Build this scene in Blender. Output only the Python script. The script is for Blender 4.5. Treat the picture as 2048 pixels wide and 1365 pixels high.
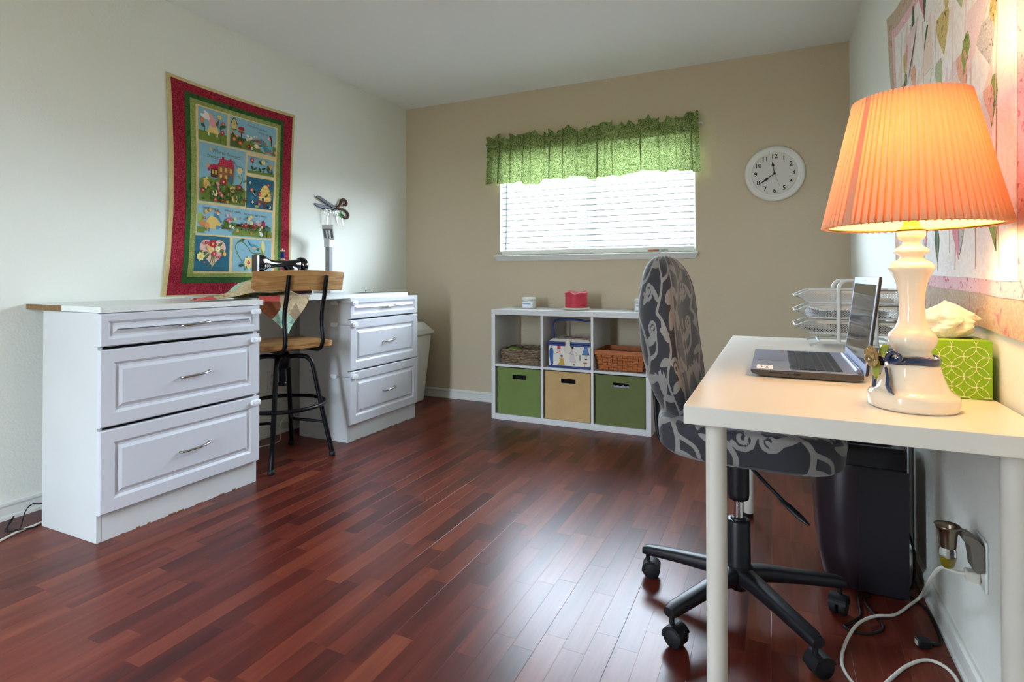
import bpy, bmesh, math, random
import numpy as np
from mathutils import Vector, Matrix
R = math.radians
for o in list(bpy.data.objects): bpy.data.objects.remove(o)
SC = bpy.context.scene
COL = SC.collection
rnd = random.Random(7)

# ------------------------------------------------------------------ camera
W, H, REAR = 3.292, 2.44, -4.75          # room width, height, rear wall y (back wall y = 0)
YAW, PIT, ROL = R(25.046), R(0.59), R(-0.096)
cam_d = bpy.data.cameras.new('camera'); cam = bpy.data.objects.new('camera', cam_d); COL.objects.link(cam)
cam_d.sensor_width = 36; cam_d.lens = 1121.645 * 36 / 2048
cam_d.shift_y = -(682.5 - 543.93) / 2048
cam_d.clip_start = 0.02
_r = Vector((math.cos(YAW), math.sin(YAW), 0)); _f = Vector((-math.sin(YAW), math.cos(YAW), 0)); _u = Vector((0, 0, 1))
_f2 = _f * math.cos(PIT) + _u * math.sin(PIT); _u2 = _u * math.cos(PIT) - _f * math.sin(PIT)
_r3 = _r * math.cos(ROL) + _u2 * math.sin(ROL); _u3 = _u2 * math.cos(ROL) - _r * math.sin(ROL)
CAMLOC = Vector((2.866, -3.981, 0.992))
cam.matrix_world = Matrix.Translation(CAMLOC) @ Matrix((_r3, _u3, -_f2)).transposed().to_4x4()
SC.camera = cam

# ------------------------------------------------------------------ world, daylight portals, exposure
wd = bpy.data.worlds.new('sky'); SC.world = wd; wd.use_nodes = True
bg = wd.node_tree.nodes['Background']
bg.inputs[1].default_value = 40.0
_nt = wd.node_tree; _tc = _nt.nodes.new('ShaderNodeTexCoord'); _sx = _nt.nodes.new('ShaderNodeSeparateXYZ'); _cr = _nt.nodes.new('ShaderNodeValToRGB'); _mr = _nt.nodes.new('ShaderNodeMapRange')
_nt.links.new(_tc.outputs['Generated'], _sx.inputs[0]); _nt.links.new(_sx.outputs[2], _mr.inputs[0]); _mr.inputs[1].default_value = -1; _nt.links.new(_mr.outputs[0], _cr.inputs[0]); _nt.links.new(_cr.outputs[0], bg.inputs[0])
_e = _cr.color_ramp.elements; _e[0].position = .49; _e[0].color = (.14, .15, .12, 1); _e[1].position = .505; _e[1].color = (.71, .85, 1.0, 1)   # sunlit ground below, bright hazy sky above
def portal(name, loc, sx, sy, rot):
    l = bpy.data.lights.new(name, 'AREA'); l.shape = 'RECTANGLE'; l.size = sx; l.size_y = sy
    l.cycles.is_portal = True
    o = bpy.data.objects.new(name, l); COL.objects.link(o); o.location = loc; o.rotation_euler = rot
    return o
portal('window_daylight', (1.643, 0.13, 1.60), 1.49, 0.88, (R(-90), 0, 0))
portal('added_doorway_fill', (1.3, REAR - 0.14, 1.03), 0.26, 2.06, (R(90), 0, 0))  # fill daylight through the opening added behind the camera
SC.view_settings.view_transform = 'Standard'; SC.view_settings.look = 'None'
SC.view_settings.gamma = 1.0; SC.view_settings.use_curve_mapping = False
SC.view_settings.exposure = 0.72

# ------------------------------------------------------------------ helpers
def lin(c): return c / 12.92 if c <= .04045 else ((c + .055) / 1.055) ** 2.4
def rgb(h):
    if isinstance(h, str):
        h = h.lstrip('#'); h = [int(h[i:i + 2], 16) for i in (0, 2, 4)]
    return tuple(lin(c / 255) for c in h) + (1,)
MATS = {}
def node(nt, t, **k):
    n = nt.nodes.new(t)
    for a, b in k.items():
        if a in n.bl_rna.properties: setattr(n, a, b)
        else: n.inputs[a].default_value = b
    return n
def mat(name, col='#808080', rough=.5, metal=0., var=0., vscale=8., bump=0., bscale=150., spec=.5, coat=0., stretch=None, col2=None, translucent=0., emit=None, trans=0., ior=1.45):
    if name in MATS: return MATS[name]
    m = bpy.data.materials.new(name); m.use_nodes = True; MATS[name] = m
    nt = m.node_tree; b = nt.nodes['Principled BSDF']; L = nt.links
    c = rgb(col); b.inputs['Base Color'].default_value = c
    b.inputs['Roughness'].default_value = rough; b.inputs['Metallic'].default_value = metal
    b.inputs['Specular IOR Level'].default_value = spec; b.inputs['Coat Weight'].default_value = coat
    b.inputs['Transmission Weight'].default_value = trans; b.inputs['IOR'].default_value = ior
    m.diffuse_color = c
    if var or bump or col2:
        tc = node(nt, 'ShaderNodeTexCoord'); mp = node(nt, 'ShaderNodeMapping'); L.new(tc.outputs['Object'], mp.inputs[0])
        if stretch: mp.inputs['Scale'].default_value = stretch
    if var or col2:
        n = node(nt, 'ShaderNodeTexNoise', Scale=vscale, Detail=5.); L.new(mp.outputs[0], n.inputs['Vector'])
        cr = node(nt, 'ShaderNodeValToRGB'); L.new(n.outputs['Fac'], cr.inputs[0])
        e = cr.color_ramp.elements; e[0].position = .3; e[1].position = .7
        if col2: e[0].color = rgb(col2); e[1].color = c
        else:
            e[0].color = tuple(x * (1 - var) for x in c[:3]) + (1,); e[1].color = tuple(min(1, x * (1 + var * .5)) for x in c[:3]) + (1,)
        L.new(cr.outputs[0], b.inputs['Base Color'])
    if bump:
        n2 = node(nt, 'ShaderNodeTexNoise', Scale=bscale, Detail=3.); L.new(mp.outputs[0], n2.inputs['Vector'])
        bp = node(nt, 'ShaderNodeBump', Strength=bump, Distance=.004); L.new(n2.outputs['Fac'], bp.inputs['Height']); L.new(bp.outputs[0], b.inputs['Normal'])
    if translucent:
        t = node(nt, 'ShaderNodeBsdfTranslucent'); t.inputs[0].default_value = c
        ms = node(nt, 'ShaderNodeMixShader'); ms.inputs[0].default_value = translucent
        L.new(b.outputs[0], ms.inputs[1]); L.new(t.outputs[0], ms.inputs[2]); L.new(ms.outputs[0], nt.nodes['Material Output'].inputs[0])
        src = b.inputs['Base Color']
        if src.is_linked: L.new(src.links[0].from_socket, t.inputs[0])
    if emit:
        b.inputs['Emission Color'].default_value = rgb(emit[0]); b.inputs['Emission Strength'].default_value = emit[1]
    return m

ORG = {}
class MB:
    def __init__(s): s.v = []; s.f = []; s.m = []; s.sm = []
    def add(s, vs, fs, mi=0, sm=False):
        n = len(s.v); s.v += [tuple(p) for p in vs]; s.f += [tuple(i + n for i in f) for f in fs]
        s.m += [mi] * len(fs); s.sm += [sm] * len(fs); return s
    def hexa(s, p, mi=0, sm=False):
        return s.add(p, [(0, 3, 2, 1), (4, 5, 6, 7), (0, 1, 5, 4), (1, 2, 6, 5), (2, 3, 7, 6), (3, 0, 4, 7)], mi, sm)
    def box(s, x0, x1, y0, y1, z0, z1, mi=0):
        return s.hexa([(x0, y0, z0), (x1, y0, z0), (x1, y1, z0), (x0, y1, z0), (x0, y0, z1), (x1, y0, z1), (x1, y1, z1), (x0, y1, z1)], mi)
    def tube(s, pts, r, seg=10, mi=0, closed=False, caps=True, flat=1.0):
        P = [Vector(p) for p in pts]; n = len(P)
        rr = r if isinstance(r, (list, tuple)) else [r] * n
        T = []
        for i in range(n):
            a = P[(i - 1) % n] if (closed or i > 0) else P[i]; b = P[(i + 1) % n] if (closed or i < n - 1) else P[i]
            t = b - a; T.append(t.normalized() if t.length > 1e-9 else Vector((0, 0, 1)))
        up = Vector((0, 0, 1)) if abs(T[0].z) < .9 else Vector((1, 0, 0))
        N = (up - T[0] * up.dot(T[0])).normalized(); vs = []
        for i in range(n):
            N = N - T[i] * N.dot(T[i])
            N = N.normalized() if N.length > 1e-6 else T[i].orthogonal().normalized()
            B = T[i].cross(N)
            for k in range(seg):
                a = 2 * math.pi * k / seg
                vs.append(P[i] + N * (math.cos(a) * rr[i] * flat) + B * (math.sin(a) * rr[i]))
        fs = []
        for i in range(n if closed else n - 1):
            j = (i + 1) % n
            for k in range(seg):
                l = (k + 1) % seg; fs.append((i * seg + k, i * seg + l, j * seg + l, j * seg + k))
        s.add(vs, fs, mi, True)
        if caps and not closed: s.add(vs[:seg], [tuple(range(seg))], mi); s.add(vs[-seg:], [tuple(range(seg))], mi)
        return s
    def lathe(s, prof, c=(0, 0, 0), seg=32, mi=0, axis='z', sm=True, sy=1.0, caps=True):
        vs = []; n = len(prof)
        for r, h in prof:
            for k in range(seg):
                a = 2 * math.pi * k / seg; x, y = r * math.cos(a), r * math.sin(a) * sy
                p = (x, y, h) if axis == 'z' else ((x, h, y) if axis == 'y' else (h, x, y))
                vs.append((p[0] + c[0], p[1] + c[1], p[2] + c[2]))
        fs = [(i * seg + k, i * seg + (k + 1) % seg, (i + 1) * seg + (k + 1) % seg, (i + 1) * seg + k) for i in range(n - 1) for k in range(seg)]
        s.add(vs, fs, mi, sm)
        if caps and prof[0][0] > 1e-5: s.add(vs[:seg], [tuple(range(seg))], mi)
        if caps and prof[-1][0] > 1e-5: s.add(vs[-seg:], [tuple(range(seg))], mi)
        return s
    def prism(s, poly, axis, a, b, mi=0, sm=False):
        def P(q, h): return (h, q[0], q[1]) if axis == 'x' else ((q[0], h, q[1]) if axis == 'y' else (q[0], q[1], h))
        n = len(poly); vs = [P(q, a) for q in poly] + [P(q, b) for q in poly]
        s.add(vs, [tuple(range(n)), tuple(range(n, 2 * n))], mi)
        return s.add(vs, [(i, (i + 1) % n, n + (i + 1) % n, n + i) for i in range(n)], mi, sm)
    def grid(s, P, mi=0, sm=True, cu=False, cv=False):
        nu, nv = len(P), len(P[0]); vs = [p for row in P for p in row]
        fs = [(i * nv + j, ((i + 1) % nu) * nv + j, ((i + 1) % nu) * nv + (j + 1) % nv, i * nv + (j + 1) % nv)
              for i in range(nu if cu else nu - 1) for j in range(nv if cv else nv - 1)]
        return s.add(vs, fs, mi, sm)
    def build(s, name, mats, parent=None, bevel=0., seg=2, xf=None, kind=None, weld=0., norm=True, attr=None):
        me = bpy.data.meshes.new(name)
        vs = s.v if xf is None else [tuple(xf @ Vector(p)) for p in s.v]
        org = Vector((0, 0, 0)); top = parent is None and kind != 'structure' and kind != 'local'
        if parent is not None: org = Vector(ORG.get(parent.name, (0, 0, 0)))
        elif top:
            A = np.array(vs); org = Vector(((A[:, 0].min() + A[:, 0].max()) / 2, (A[:, 1].min() + A[:, 1].max()) / 2, A[:, 2].min()))
        me.from_pydata([(p[0] - org[0], p[1] - org[1], p[2] - org[2]) for p in vs], [], s.f)
        me.polygons.foreach_set('material_index', s.m); me.polygons.foreach_set('use_smooth', s.sm)
        mats = mats if isinstance(mats, (list, tuple)) else [mats]
        for m in mats: me.materials.append(MATS[m] if isinstance(m, str) else m)
        if attr:
            for an, vals in attr.items():
                a = me.attributes.new(an, 'FLOAT', 'POINT'); a.data.foreach_set('value', np.asarray(vals, np.float32))
        if bevel or weld or norm:
            bm = bmesh.new(); bm.from_mesh(me)
            if weld or bevel: bmesh.ops.remove_doubles(bm, verts=bm.verts, dist=weld or 1e-5)
            if norm: bmesh.ops.recalc_face_normals(bm, faces=bm.faces)
            if bevel:
                ed = [e for e in bm.edges if len(e.link_faces) == 2 and e.calc_face_angle(0) > .5]
                r = bmesh.ops.bevel(bm, geom=ed, offset=bevel, offset_type='OFFSET', segments=seg, profile=.5, affect='EDGES', clamp_overlap=True)
                for f in r['faces']: f.smooth = True
            bm.to_mesh(me); bm.free()
        o = bpy.data.objects.new(name, me); COL.objects.link(o)
        o.parent = parent; ORG[o.name] = tuple(org)
        if top: o.location = org; ORG[o.name] = tuple(org)
        if kind in ('structure', 'stuff'): o['kind'] = kind
        return o
def tag(o, label, cat, group=None):
    o['label'] = label; o['category'] = cat
    if group: o['group'] = group
    return o
def thing(name, label, cat, loc=(0, 0, 0), rz=0., group=None, local=False):
    o = bpy.data.objects.new(name, None); o.empty_display_size = .05; COL.objects.link(o)
    o.location = loc; o.rotation_euler = (0, 0, rz); ORG[o.name] = (0, 0, 0) if local else tuple(loc)
    return tag(o, label, cat, group)
def lab(o, l): o['label'] = l; return o
def copy_child(o, parent, dloc=(0, 0, 0)):
    c = o.copy(); COL.objects.link(c); c.parent = parent; c.location = o.location + Vector(dloc); ORG[c.name] = ORG.get(o.name, (0, 0, 0)); return c
def arc(cx, cy, r, a0, a1, n): return [(cx + r * math.cos(R(a0 + (a1 - a0) * i / n)), cy + r * math.sin(R(a0 + (a1 - a0) * i / n))) for i in range(n + 1)]
def rrect(x0, x1, y0, y1, r, n=5):
    return arc(x1 - r, y1 - r, r, 0, 90, n) + arc(x0 + r, y1 - r, r, 90, 180, n) + arc(x0 + r, y0 + r, r, 180, 270, n) + arc(x1 - r, y0 + r, r, 270, 360, n)
def smooth(pts, n=6, closed=False):                       # Catmull-Rom
    P = [Vector(p) for p in pts]; out = []; N = len(P)
    for i in range(N if closed else N - 1):
        g = (lambda k: P[k % N]) if closed else (lambda k: P[min(max(k, 0), N - 1)])
        a, b, c, d = g(i - 1), g(i), g(i + 1), g(i + 2)
        for k in range(n):
            t = k / n; out.append(.5 * ((2 * b) + (c - a) * t + (2 * a - 5 * b + 4 * c - d) * t * t + (3 * b - a - 3 * c + d) * t ** 3))
    if not closed: out.append(P[-1])
    return out
def text_mesh(body, size, bold=0.):
    cu = bpy.data.curves.new('lettering', 'FONT'); cu.body = body; cu.size = size; cu.align_x = 'CENTER'; cu.align_y = 'CENTER'; cu.offset = bold; cu.resolution_u = 3
    ob = bpy.data.objects.new('lettering', cu); COL.objects.link(ob)
    me = bpy.data.meshes.new_from_object(ob.evaluated_get(bpy.context.evaluated_depsgraph_get()))
    v = [tuple(p.co) for p in me.vertices]; f = [tuple(p.vertices) for p in me.polygons]
    bpy.data.objects.remove(ob); bpy.data.curves.remove(cu); bpy.data.meshes.remove(me)
    return v, f
# ------------------------------------------------------------------ materials
mat('ceiling_paint', '#efefeb', .9, bump=.12, bscale=120)
mat('wall_cream', '#ebece2', .8, bump=.35, bscale=95)
mat('wall_tan', '#cdbda2', .8, bump=.35, bscale=95)
mat('trim_white', '#e4e4dd', .4)
mat('cabinet_white', '#d0d1d7', .35)
mat('carcass_white', '#cfd0cf', .4, var=.04, vscale=4)
mat('top_white', '#e6e8e4', .3, var=.05, vscale=6)
mat('chipboard', '#8a6a48', .85, var=.3, vscale=120)
mat('shelf_white', '#d9d9d8', .45)
mat('nickel', '#a8a49c', .28, metal=1.)
mat('chrome', '#d8d8d8', .12, metal=1.)
mat('latch_white', '#eceef0', .35)
mat('strap_clear', '#d5d8da', .3, trans=.6)
mat('black_iron', '#17171a', .38, metal=.6, var=.5, vscale=45)
mat('black_plastic', '#15151a', .42)
mat('black_rubber', '#101013', .6)
mat('black_gloss', '#0a0a0e', .08, coat=.6)
mat('silver_plate', '#9a9a9c', .25, metal=.9)
mat('brass', '#b08a3c', .25, metal=1.)
mat('white_plastic', '#e6e6e2', .4)
mat('ivory_plastic', '#d9d4c6', .45)
mat('cord_white', '#e2ddd2', .5)
mat('desk_white', '#e9e3d8', .32)
mat('leg_white', '#dcd6ca', .35)
mat('ceramic', '#efe4cf', .1, coat=.5)
mat('glaze_blue', '#22365f', .08, coat=.6, var=.4, vscale=30)
mat('glaze_green', '#8a9632', .15, coat=.5, var=.4, vscale=60)
mat('glaze_tan', '#a58552', .15, coat=.5, col2='#6d5430', vscale=60)
mat('laptop_silver', '#9aa3bd', .35, metal=.55)
mat('laptop_side', '#4b4640', .4, metal=.4)
mat('laptop_black', '#141418', .35)
mat('key_black', '#1c1c22', .5)
mat('screen_glass', '#0c0c10', .06, spec=.6)
mat('paper', '#f1f1f2', .8)
mat('wire_white', '#dadbd8', .4)
mat('tissue_paper', '#f6f0e2', .9, translucent=.3)
mat('box_green', '#86b80e', .5)
mat('box_line', '#eceacb', .5)
mat('brushed_bronze', '#8d7f6e', .3, metal=1.)
mat('grey_plug', '#6d665c', .45)
mat('oil', '#c9b400', .05, trans=.6)
mat('glass', '#ffffff', .03, trans=1.)
mat('jar_glass', '#e8ece6', .12, trans=.35)
mat('wax_red', '#c23545', .45, var=.12, vscale=25)
mat('stoneware', '#d9d3bf', .6, var=.08, vscale=60)
mat('clock_white', '#e6e3dc', .35); mat('clock_face', '#d9d4cc', .6); mat('ink', '#191614', .6)
mat('blind_greyed', '#c9ced2', .5)  # white slats greyed so their shaded undersides read as lines
mat('rail_white', '#e8e6da', .5)
mat('frame_white', '#e3e5e6', .4)
mat('felt_green', '#74864a', .95, var=.08, vscale=12, bump=.2, bscale=400)
mat('felt_olive', '#6a7244', .95, var=.08, vscale=12, bump=.2, bscale=400)
mat('felt_tan', '#c6a470', .95, var=.08, vscale=9, bump=.2, bscale=400)
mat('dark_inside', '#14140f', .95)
mat('grey_bag', '#a7a5aa', .5)
mat('seagrass', '#a08c6e', .9, col2='#4d3c2c', vscale=70, stretch=(1, 1, 3), bump=.5, bscale=120)
mat('splint', '#b5652c', .55, var=.35, vscale=25, stretch=(1, 1, 6))
mat('splint_dark', '#4a2410', .8)
mat('lime_cloth', '#86b03c', .9)
mat('navy_trim', '#28397c', .45)
mat('print_cream', '#e6e0d2', .7)
mat('shear_grey', '#2b2c30', .35, metal=.7)
mat('rust_brown', '#4e2a22', .6, var=.3, vscale=60)
mat('scissor_steel', '#cfd2d2', .22, metal=1.)
mat('scissor_green', '#3f9a2c', .4)
mat('lamp_grey', '#7f8082', .45); mat('lamp_dark', '#55585a', .4); mat('lamp_light', '#c9cac8', .4)
mat('bin_white', '#dedfd8', .5)
mat('thread_blue', '#1c2a73', .7, bump=.6, bscale=600, stretch=(1, 1, 8))
mat('spool_wood', '#d8bd8c', .6)
mat('shredder_black', '#1b1920', .38); mat('shredder_side', '#2a2026', .3)
mat('inner_sheet', '#f6e6c4', .8, translucent=.42)
mat('window_glass', '#ffffff', .02)
mat('lamp_bulb', '#fff1d8', .4, emit=("#ffd9a0", 25.))
P8 = {}
def pal(h, rough=.85):
    k = 'print_' + h.lstrip('#')
    if k not in MATS: mat(k, h, rough)
    return k

def wood_mat():
    m = bpy.data.materials.new('floor_wood'); m.use_nodes = True; MATS['floor_wood'] = m; nt = m.node_tree; L = nt.links; b = nt.nodes['Principled BSDF']
    tc = node(nt, 'ShaderNodeTexCoord'); at = node(nt, 'ShaderNodeAttribute', attribute_name='tone')
    ad = node(nt, 'ShaderNodeVectorMath', operation='ADD'); sc = node(nt, 'ShaderNodeVectorMath', operation='SCALE'); sc.inputs[3].default_value = 23.
    cb = node(nt, 'ShaderNodeCombineXYZ'); L.new(at.outputs['Fac'], cb.inputs[0]); L.new(at.outputs['Fac'], cb.inputs[1]); L.new(cb.outputs[0], sc.inputs[0])
    L.new(tc.outputs['Object'], ad.inputs[0]); L.new(sc.outputs[0], ad.inputs[1])
    mp = node(nt, 'ShaderNodeMapping'); mp.inputs['Scale'].default_value = (14, 1.3, 14); L.new(ad.outputs[0], mp.inputs[0])
    n1 = node(nt, 'ShaderNodeTexNoise', Scale=1.3, Detail=3., Distortion=.3); L.new(mp.outputs[0], n1.inputs['Vector'])
    mp2 = node(nt, 'ShaderNodeMapping'); mp2.inputs['Scale'].default_value = (95, 4, 95); L.new(ad.outputs[0], mp2.inputs[0])
    n2 = node(nt, 'ShaderNodeTexNoise', Scale=1., Detail=3.); L.new(mp2.outputs[0], n2.inputs['Vector'])
    s1 = node(nt, 'ShaderNodeMath', operation='MULTIPLY_ADD'); s1.inputs[1].default_value = .50; L.new(n1.outputs['Fac'], s1.inputs[0])
    s0 = node(nt, 'ShaderNodeMath', operation='MULTIPLY'); s0.inputs[1].default_value = .25; L.new(at.outputs['Fac'], s0.inputs[0]); L.new(s0.outputs[0], s1.inputs[2])
    s2 = node(nt, 'ShaderNodeMath', operation='MULTIPLY_ADD'); s2.inputs[1].default_value = .17; L.new(n2.outputs['Fac'], s2.inputs[0]); L.new(s1.outputs[0], s2.inputs[2])
    cr = node(nt, 'ShaderNodeValToRGB'); L.new(s2.outputs[0], cr.inputs[0]); e = cr.color_ramp.elements
    e[0].position = .26; e[0].color = rgb('#3c1511'); e[1].position = .72; e[1].color = rgb('#82432c')
    x = e.new(.40); x.color = rgb('#561f17'); x = e.new(.54); x.color = rgb('#6c2e20')
    L.new(cr.outputs[0], b.inputs['Base Color'])
    rr = node(nt, 'ShaderNodeMapRange'); rr.inputs[3].default_value = .22; rr.inputs[4].default_value = .33; L.new(n2.outputs['Fac'], rr.inputs[0]); b.inputs['Roughness'].default_value = .31
    b.inputs['Specular IOR Level'].default_value = .28
    bp = node(nt, 'ShaderNodeBump', Strength=.035, Distance=.002); L.new(n2.outputs['Fac'], bp.inputs['Height']); L.new(bp.outputs[0], b.inputs['Normal'])
wood_mat()
def stool_wood():
    m = mat('stool_wood', '#b98a52', .45); nt = m.node_tree; L = nt.links; b = nt.nodes['Principled BSDF']
    tc = node(nt, 'ShaderNodeTexCoord'); mp = node(nt, 'ShaderNodeMapping'); mp.inputs['Scale'].default_value = (6, 1.2, 22); L.new(tc.outputs['Object'], mp.inputs[0])
    n = node(nt, 'ShaderNodeTexNoise', Scale=3., Detail=6., Distortion=1.2); L.new(mp.outputs[0], n.inputs['Vector'])
    cr = node(nt, 'ShaderNodeValToRGB'); L.new(n.outputs['Fac'], cr.inputs[0]); e = cr.color_ramp.elements
    e[0].position = .32; e[0].color = rgb('#8f6133'); e[1].position = .68; e[1].color = rgb('#bf935c'); L.new(cr.outputs[0], b.inputs['Base Color'])
stool_wood()
def calico(name, c0, c1, scale, t=.5, c2=None, translucent=0., feature='F1', rough=.9, wid=.12, dist=2.5):
    """printed cotton: small curling motif from distorted noise bands"""
    m = bpy.data.materials.new(name); m.use_nodes = True; MATS[name] = m; nt = m.node_tree; L = nt.links; b = nt.nodes['Principled BSDF']; b.inputs['Roughness'].default_value = rough
    b.inputs['Specular IOR Level'].default_value = .2
    tc = node(nt, 'ShaderNodeTexCoord'); n = node(nt, 'ShaderNodeTexNoise', Scale=scale, Detail=1.5, Distortion=dist); L.new(tc.outputs['Object'], n.inputs['Vector'])
    cr = node(nt, 'ShaderNodeValToRGB'); cr.color_ramp.interpolation = 'LINEAR'; L.new(n.outputs['Fac'], cr.inputs[0]); e = cr.color_ramp.elements
    e[0].position = t - wid; e[0].color = rgb(c0); e[1].position = t + wid; e[1].color = rgb(c0)
    x = e.new(t - wid * .45); x.color = rgb(c1); x = e.new(t + wid * .45); x.color = rgb(c1)
    out = cr.outputs[0]
    if c2:
        v = node(nt, 'ShaderNodeTexNoise', Scale=scale * .7, Detail=2., Distortion=1.); L.new(tc.outputs['Object'], v.inputs['Vector'])
        c3 = node(nt, 'ShaderNodeValToRGB'); c3.color_ramp.elements[0].color = (0, 0, 0, 1); c3.color_ramp.elements[0].position = .60; c3.color_ramp.elements[1].position = .68; c3.color_ramp.elements[1].color = (1, 1, 1, 1)
        L.new(v.outputs['Fac'], c3.inputs[0]); mx = node(nt, 'ShaderNodeMix', data_type='RGBA'); L.new(c3.outputs[0], mx.inputs[0]); L.new(out, mx.inputs[6]); mx.inputs[7].default_value = rgb(c2); out = mx.outputs[2]
    L.new(out, b.inputs['Base Color'])
    if translucent:
        t_ = node(nt, 'ShaderNodeBsdfTranslucent'); L.new(out, t_.inputs[0]); ms = node(nt, 'ShaderNodeMixShader'); ms.inputs[0].default_value = translucent
        L.new(b.outputs[0], ms.inputs[1]); L.new(t_.outputs[0], ms.inputs[2]); L.new(ms.outputs[0], nt.nodes['Material Output'].inputs[0])
    return m
calico('red_calico', '#780a1e', '#b83c4c', 62, wid=.055, dist=3.)
calico('green_mottle', '#1f3f20', '#32582c', 14, wid=.25)
calico('floral_strip', '#a8ad6c', '#71843c', 120, c2='#b0604c')
calico('valance_print', '#475c2a', '#a9b878', 62, translucent=.17, wid=.09)
calico('tan_floral', '#cbb9a0', '#bda892', 40, c2='#c27f80')
calico('pale_peach', '#ecdccb', '#e6cfc0', 55)
calico('pale_sprig', '#e6e2d0', '#e9e6da', 70, c2='#b9b79a')
calico('pale_rose', '#ead9d8', '#e6cccc', 60)
calico('pink_calico', '#dfb0b6', '#e8c6c6', 70, c2='#c4677a')
calico('white_quilt', '#e9e3dc', '#f1ece6', 20)
calico('yellow_calico', '#d8c88a', '#c4ae68', 80, c2='#5b4a55')
calico('petal_pink', '#d98a9a', '#e4a5ae', 60)
calico('petal_peach', '#d9a284', '#e5b79c', 60, c2='#c8605c')
calico('petal_green', '#38573e', '#5a7250', 70, c2='#b0707a')
calico('petal_olive', '#7d8a3c', '#97a253', 60, c2='#54663a')
calico('petal_floral', '#d8d0c6', '#b9b4b0', 90, c2='#7c7a80')
calico('sky_blue', '#9fc0c6', '#86aebb', 9, wid=.3)
calico('teal_blue', '#3f7585', '#2f6274', 9, wid=.3)
calico('grass_green', '#8d9a48', '#6d7f34', 60, wid=.25)
calico('patch_coral', '#d5524c', '#df675c', 50); calico('patch_mint', '#9fc4ac', '#b4d0b8', 30, c2='#7ca090'); calico('patch_cream', '#d9cba8', '#cdb890', 40, c2='#b47a5a')
calico('patch_brown', '#9a5f3c', '#84492c', 22, wid=.25); calico('patch_taupe', '#9c8468', '#b09a7c', 80); calico('patch_olive', '#a89a4c', '#b8aa5c', 50); calico('patch_sage', '#a9b08a', '#b8bc96', 25, c2='#c09a7c')
def damask():
    m = bpy.data.materials.new('damask_fabric'); m.use_nodes = True; MATS['damask_fabric'] = m; nt = m.node_tree; L = nt.links; b = nt.nodes['Principled BSDF']
    b.inputs['Roughness'].default_value = .75; b.inputs['Specular IOR Level'].default_value = .3; b.inputs['Sheen Weight'].default_value = .35; b.inputs['Sheen Roughness'].default_value = .4
    a = node(nt, 'ShaderNodeAttribute', attribute_name='motif'); mr = node(nt, 'ShaderNodeMapRange'); mr.inputs[1].default_value = -.0006; mr.inputs[2].default_value = .0006
    L.new(a.outputs['Fac'], mr.inputs[0]); mx = node(nt, 'ShaderNodeMix', data_type='RGBA'); mx.inputs[6].default_value = rgb('#8d8985'); mx.inputs[7].default_value = rgb('#35353a')
    L.new(mr.outputs[0], mx.inputs[0]); L.new(mx.outputs[2], b.inputs['Base Color'])
damask()
def shade_mat():
    m = bpy.data.materials.new('shade_fabric'); m.use_nodes = True; MATS['shade_fabric'] = m; nt = m.node_tree; L = nt.links; b = nt.nodes['Principled BSDF']
    c = rgb('#eeb898'); b.inputs['Base Color'].default_value = c; b.inputs['Roughness'].default_value = .9; b.inputs['Specular IOR Level'].default_value = .1
    t = node(nt, 'ShaderNodeBsdfTranslucent'); t.inputs[0].default_value = rgb('#f7bf94'); ms = node(nt, 'ShaderNodeMixShader'); ms.inputs[0].default_value = .24
    L.new(b.outputs[0], ms.inputs[1]); L.new(t.outputs[0], ms.inputs[2]); L.new(ms.outputs[0], nt.nodes['Material Output'].inputs[0])
shade_mat()

def pane_mat():
    m = MATS['window_glass']; nt = m.node_tree; L = nt.links; t = node(nt, 'ShaderNodeBsdfTransparent'); g = node(nt, 'ShaderNodeBsdfGlossy'); g.inputs['Roughness'].default_value = .02
    ms = node(nt, 'ShaderNodeMixShader'); ms.inputs[0].default_value = .06; L.new(t.outputs[0], ms.inputs[1]); L.new(g.outputs[0], ms.inputs[2]); L.new(ms.outputs[0], nt.nodes['Material Output'].inputs[0])
pane_mat()

# ------------------------------------------------------------------ room shell
WX0, WX1, WZ0, WZ1 = .900, 2.386, 1.165, 2.04       # window opening
b = MB(); b.box(-.12, W + .12, REAR - .12, .14, -.10, -.012); floor = b.build('floor', 'dark_inside', kind='structure'); floor['label'] = 'red-brown wood laminate floor'
b = MB(); b.box(-.12, W + .12, REAR - .12, .14, H, H + .1); b.build('ceiling', 'ceiling_paint', kind='structure')
b = MB(); b.box(-.12, 0, REAR - .12, .14, -.1, H); b.build('wall_left', 'wall_cream', kind='structure')
b = MB(); b.box(W, W + .12, REAR - .12, .14, -.1, H); b.build('wall_right', 'wall_cream', kind='structure')
b = MB(); b.box(0, WX0, 0, .14, -.1, H).box(WX1, W, 0, .14, -.1, H).box(WX0, WX1, 0, .14, -.1, WZ0).box(WX0, WX1, 0, .14, WZ1, H)
b.build('wall_back', 'wall_tan', kind='structure', weld=1e-4)
DX0, DX1, DZ = .60, 1.42, 2.06                       # unseen doorway added behind the camera to let in fill daylight
b = MB(); b.box(0, DX0, REAR - .12, REAR, -.1, H).box(DX1, W, REAR - .12, REAR, -.1, H).box(DX0, DX1, REAR - .12, REAR, DZ, H)
b.build('wall_rear', 'wall_cream', kind='structure')
b = MB(); b.box(DX0 + .002, 1.178, REAR - .08, REAR - .04, .002, DZ - .002); dr = b.build('added_door_1', 'trim_white', kind='structure')  # invented door leaf, covers part of the added fill-light opening
MB().lathe([(.0, 0), (.026, .002), (.026, .006), (.010, .010), (.010, .034), (.026, .040), (.028, .055), (.018, .064), (0, .066)], (1.11, REAR - .04, .96), 20, axis='y').build('added_door_knob', 'nickel', dr)
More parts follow.
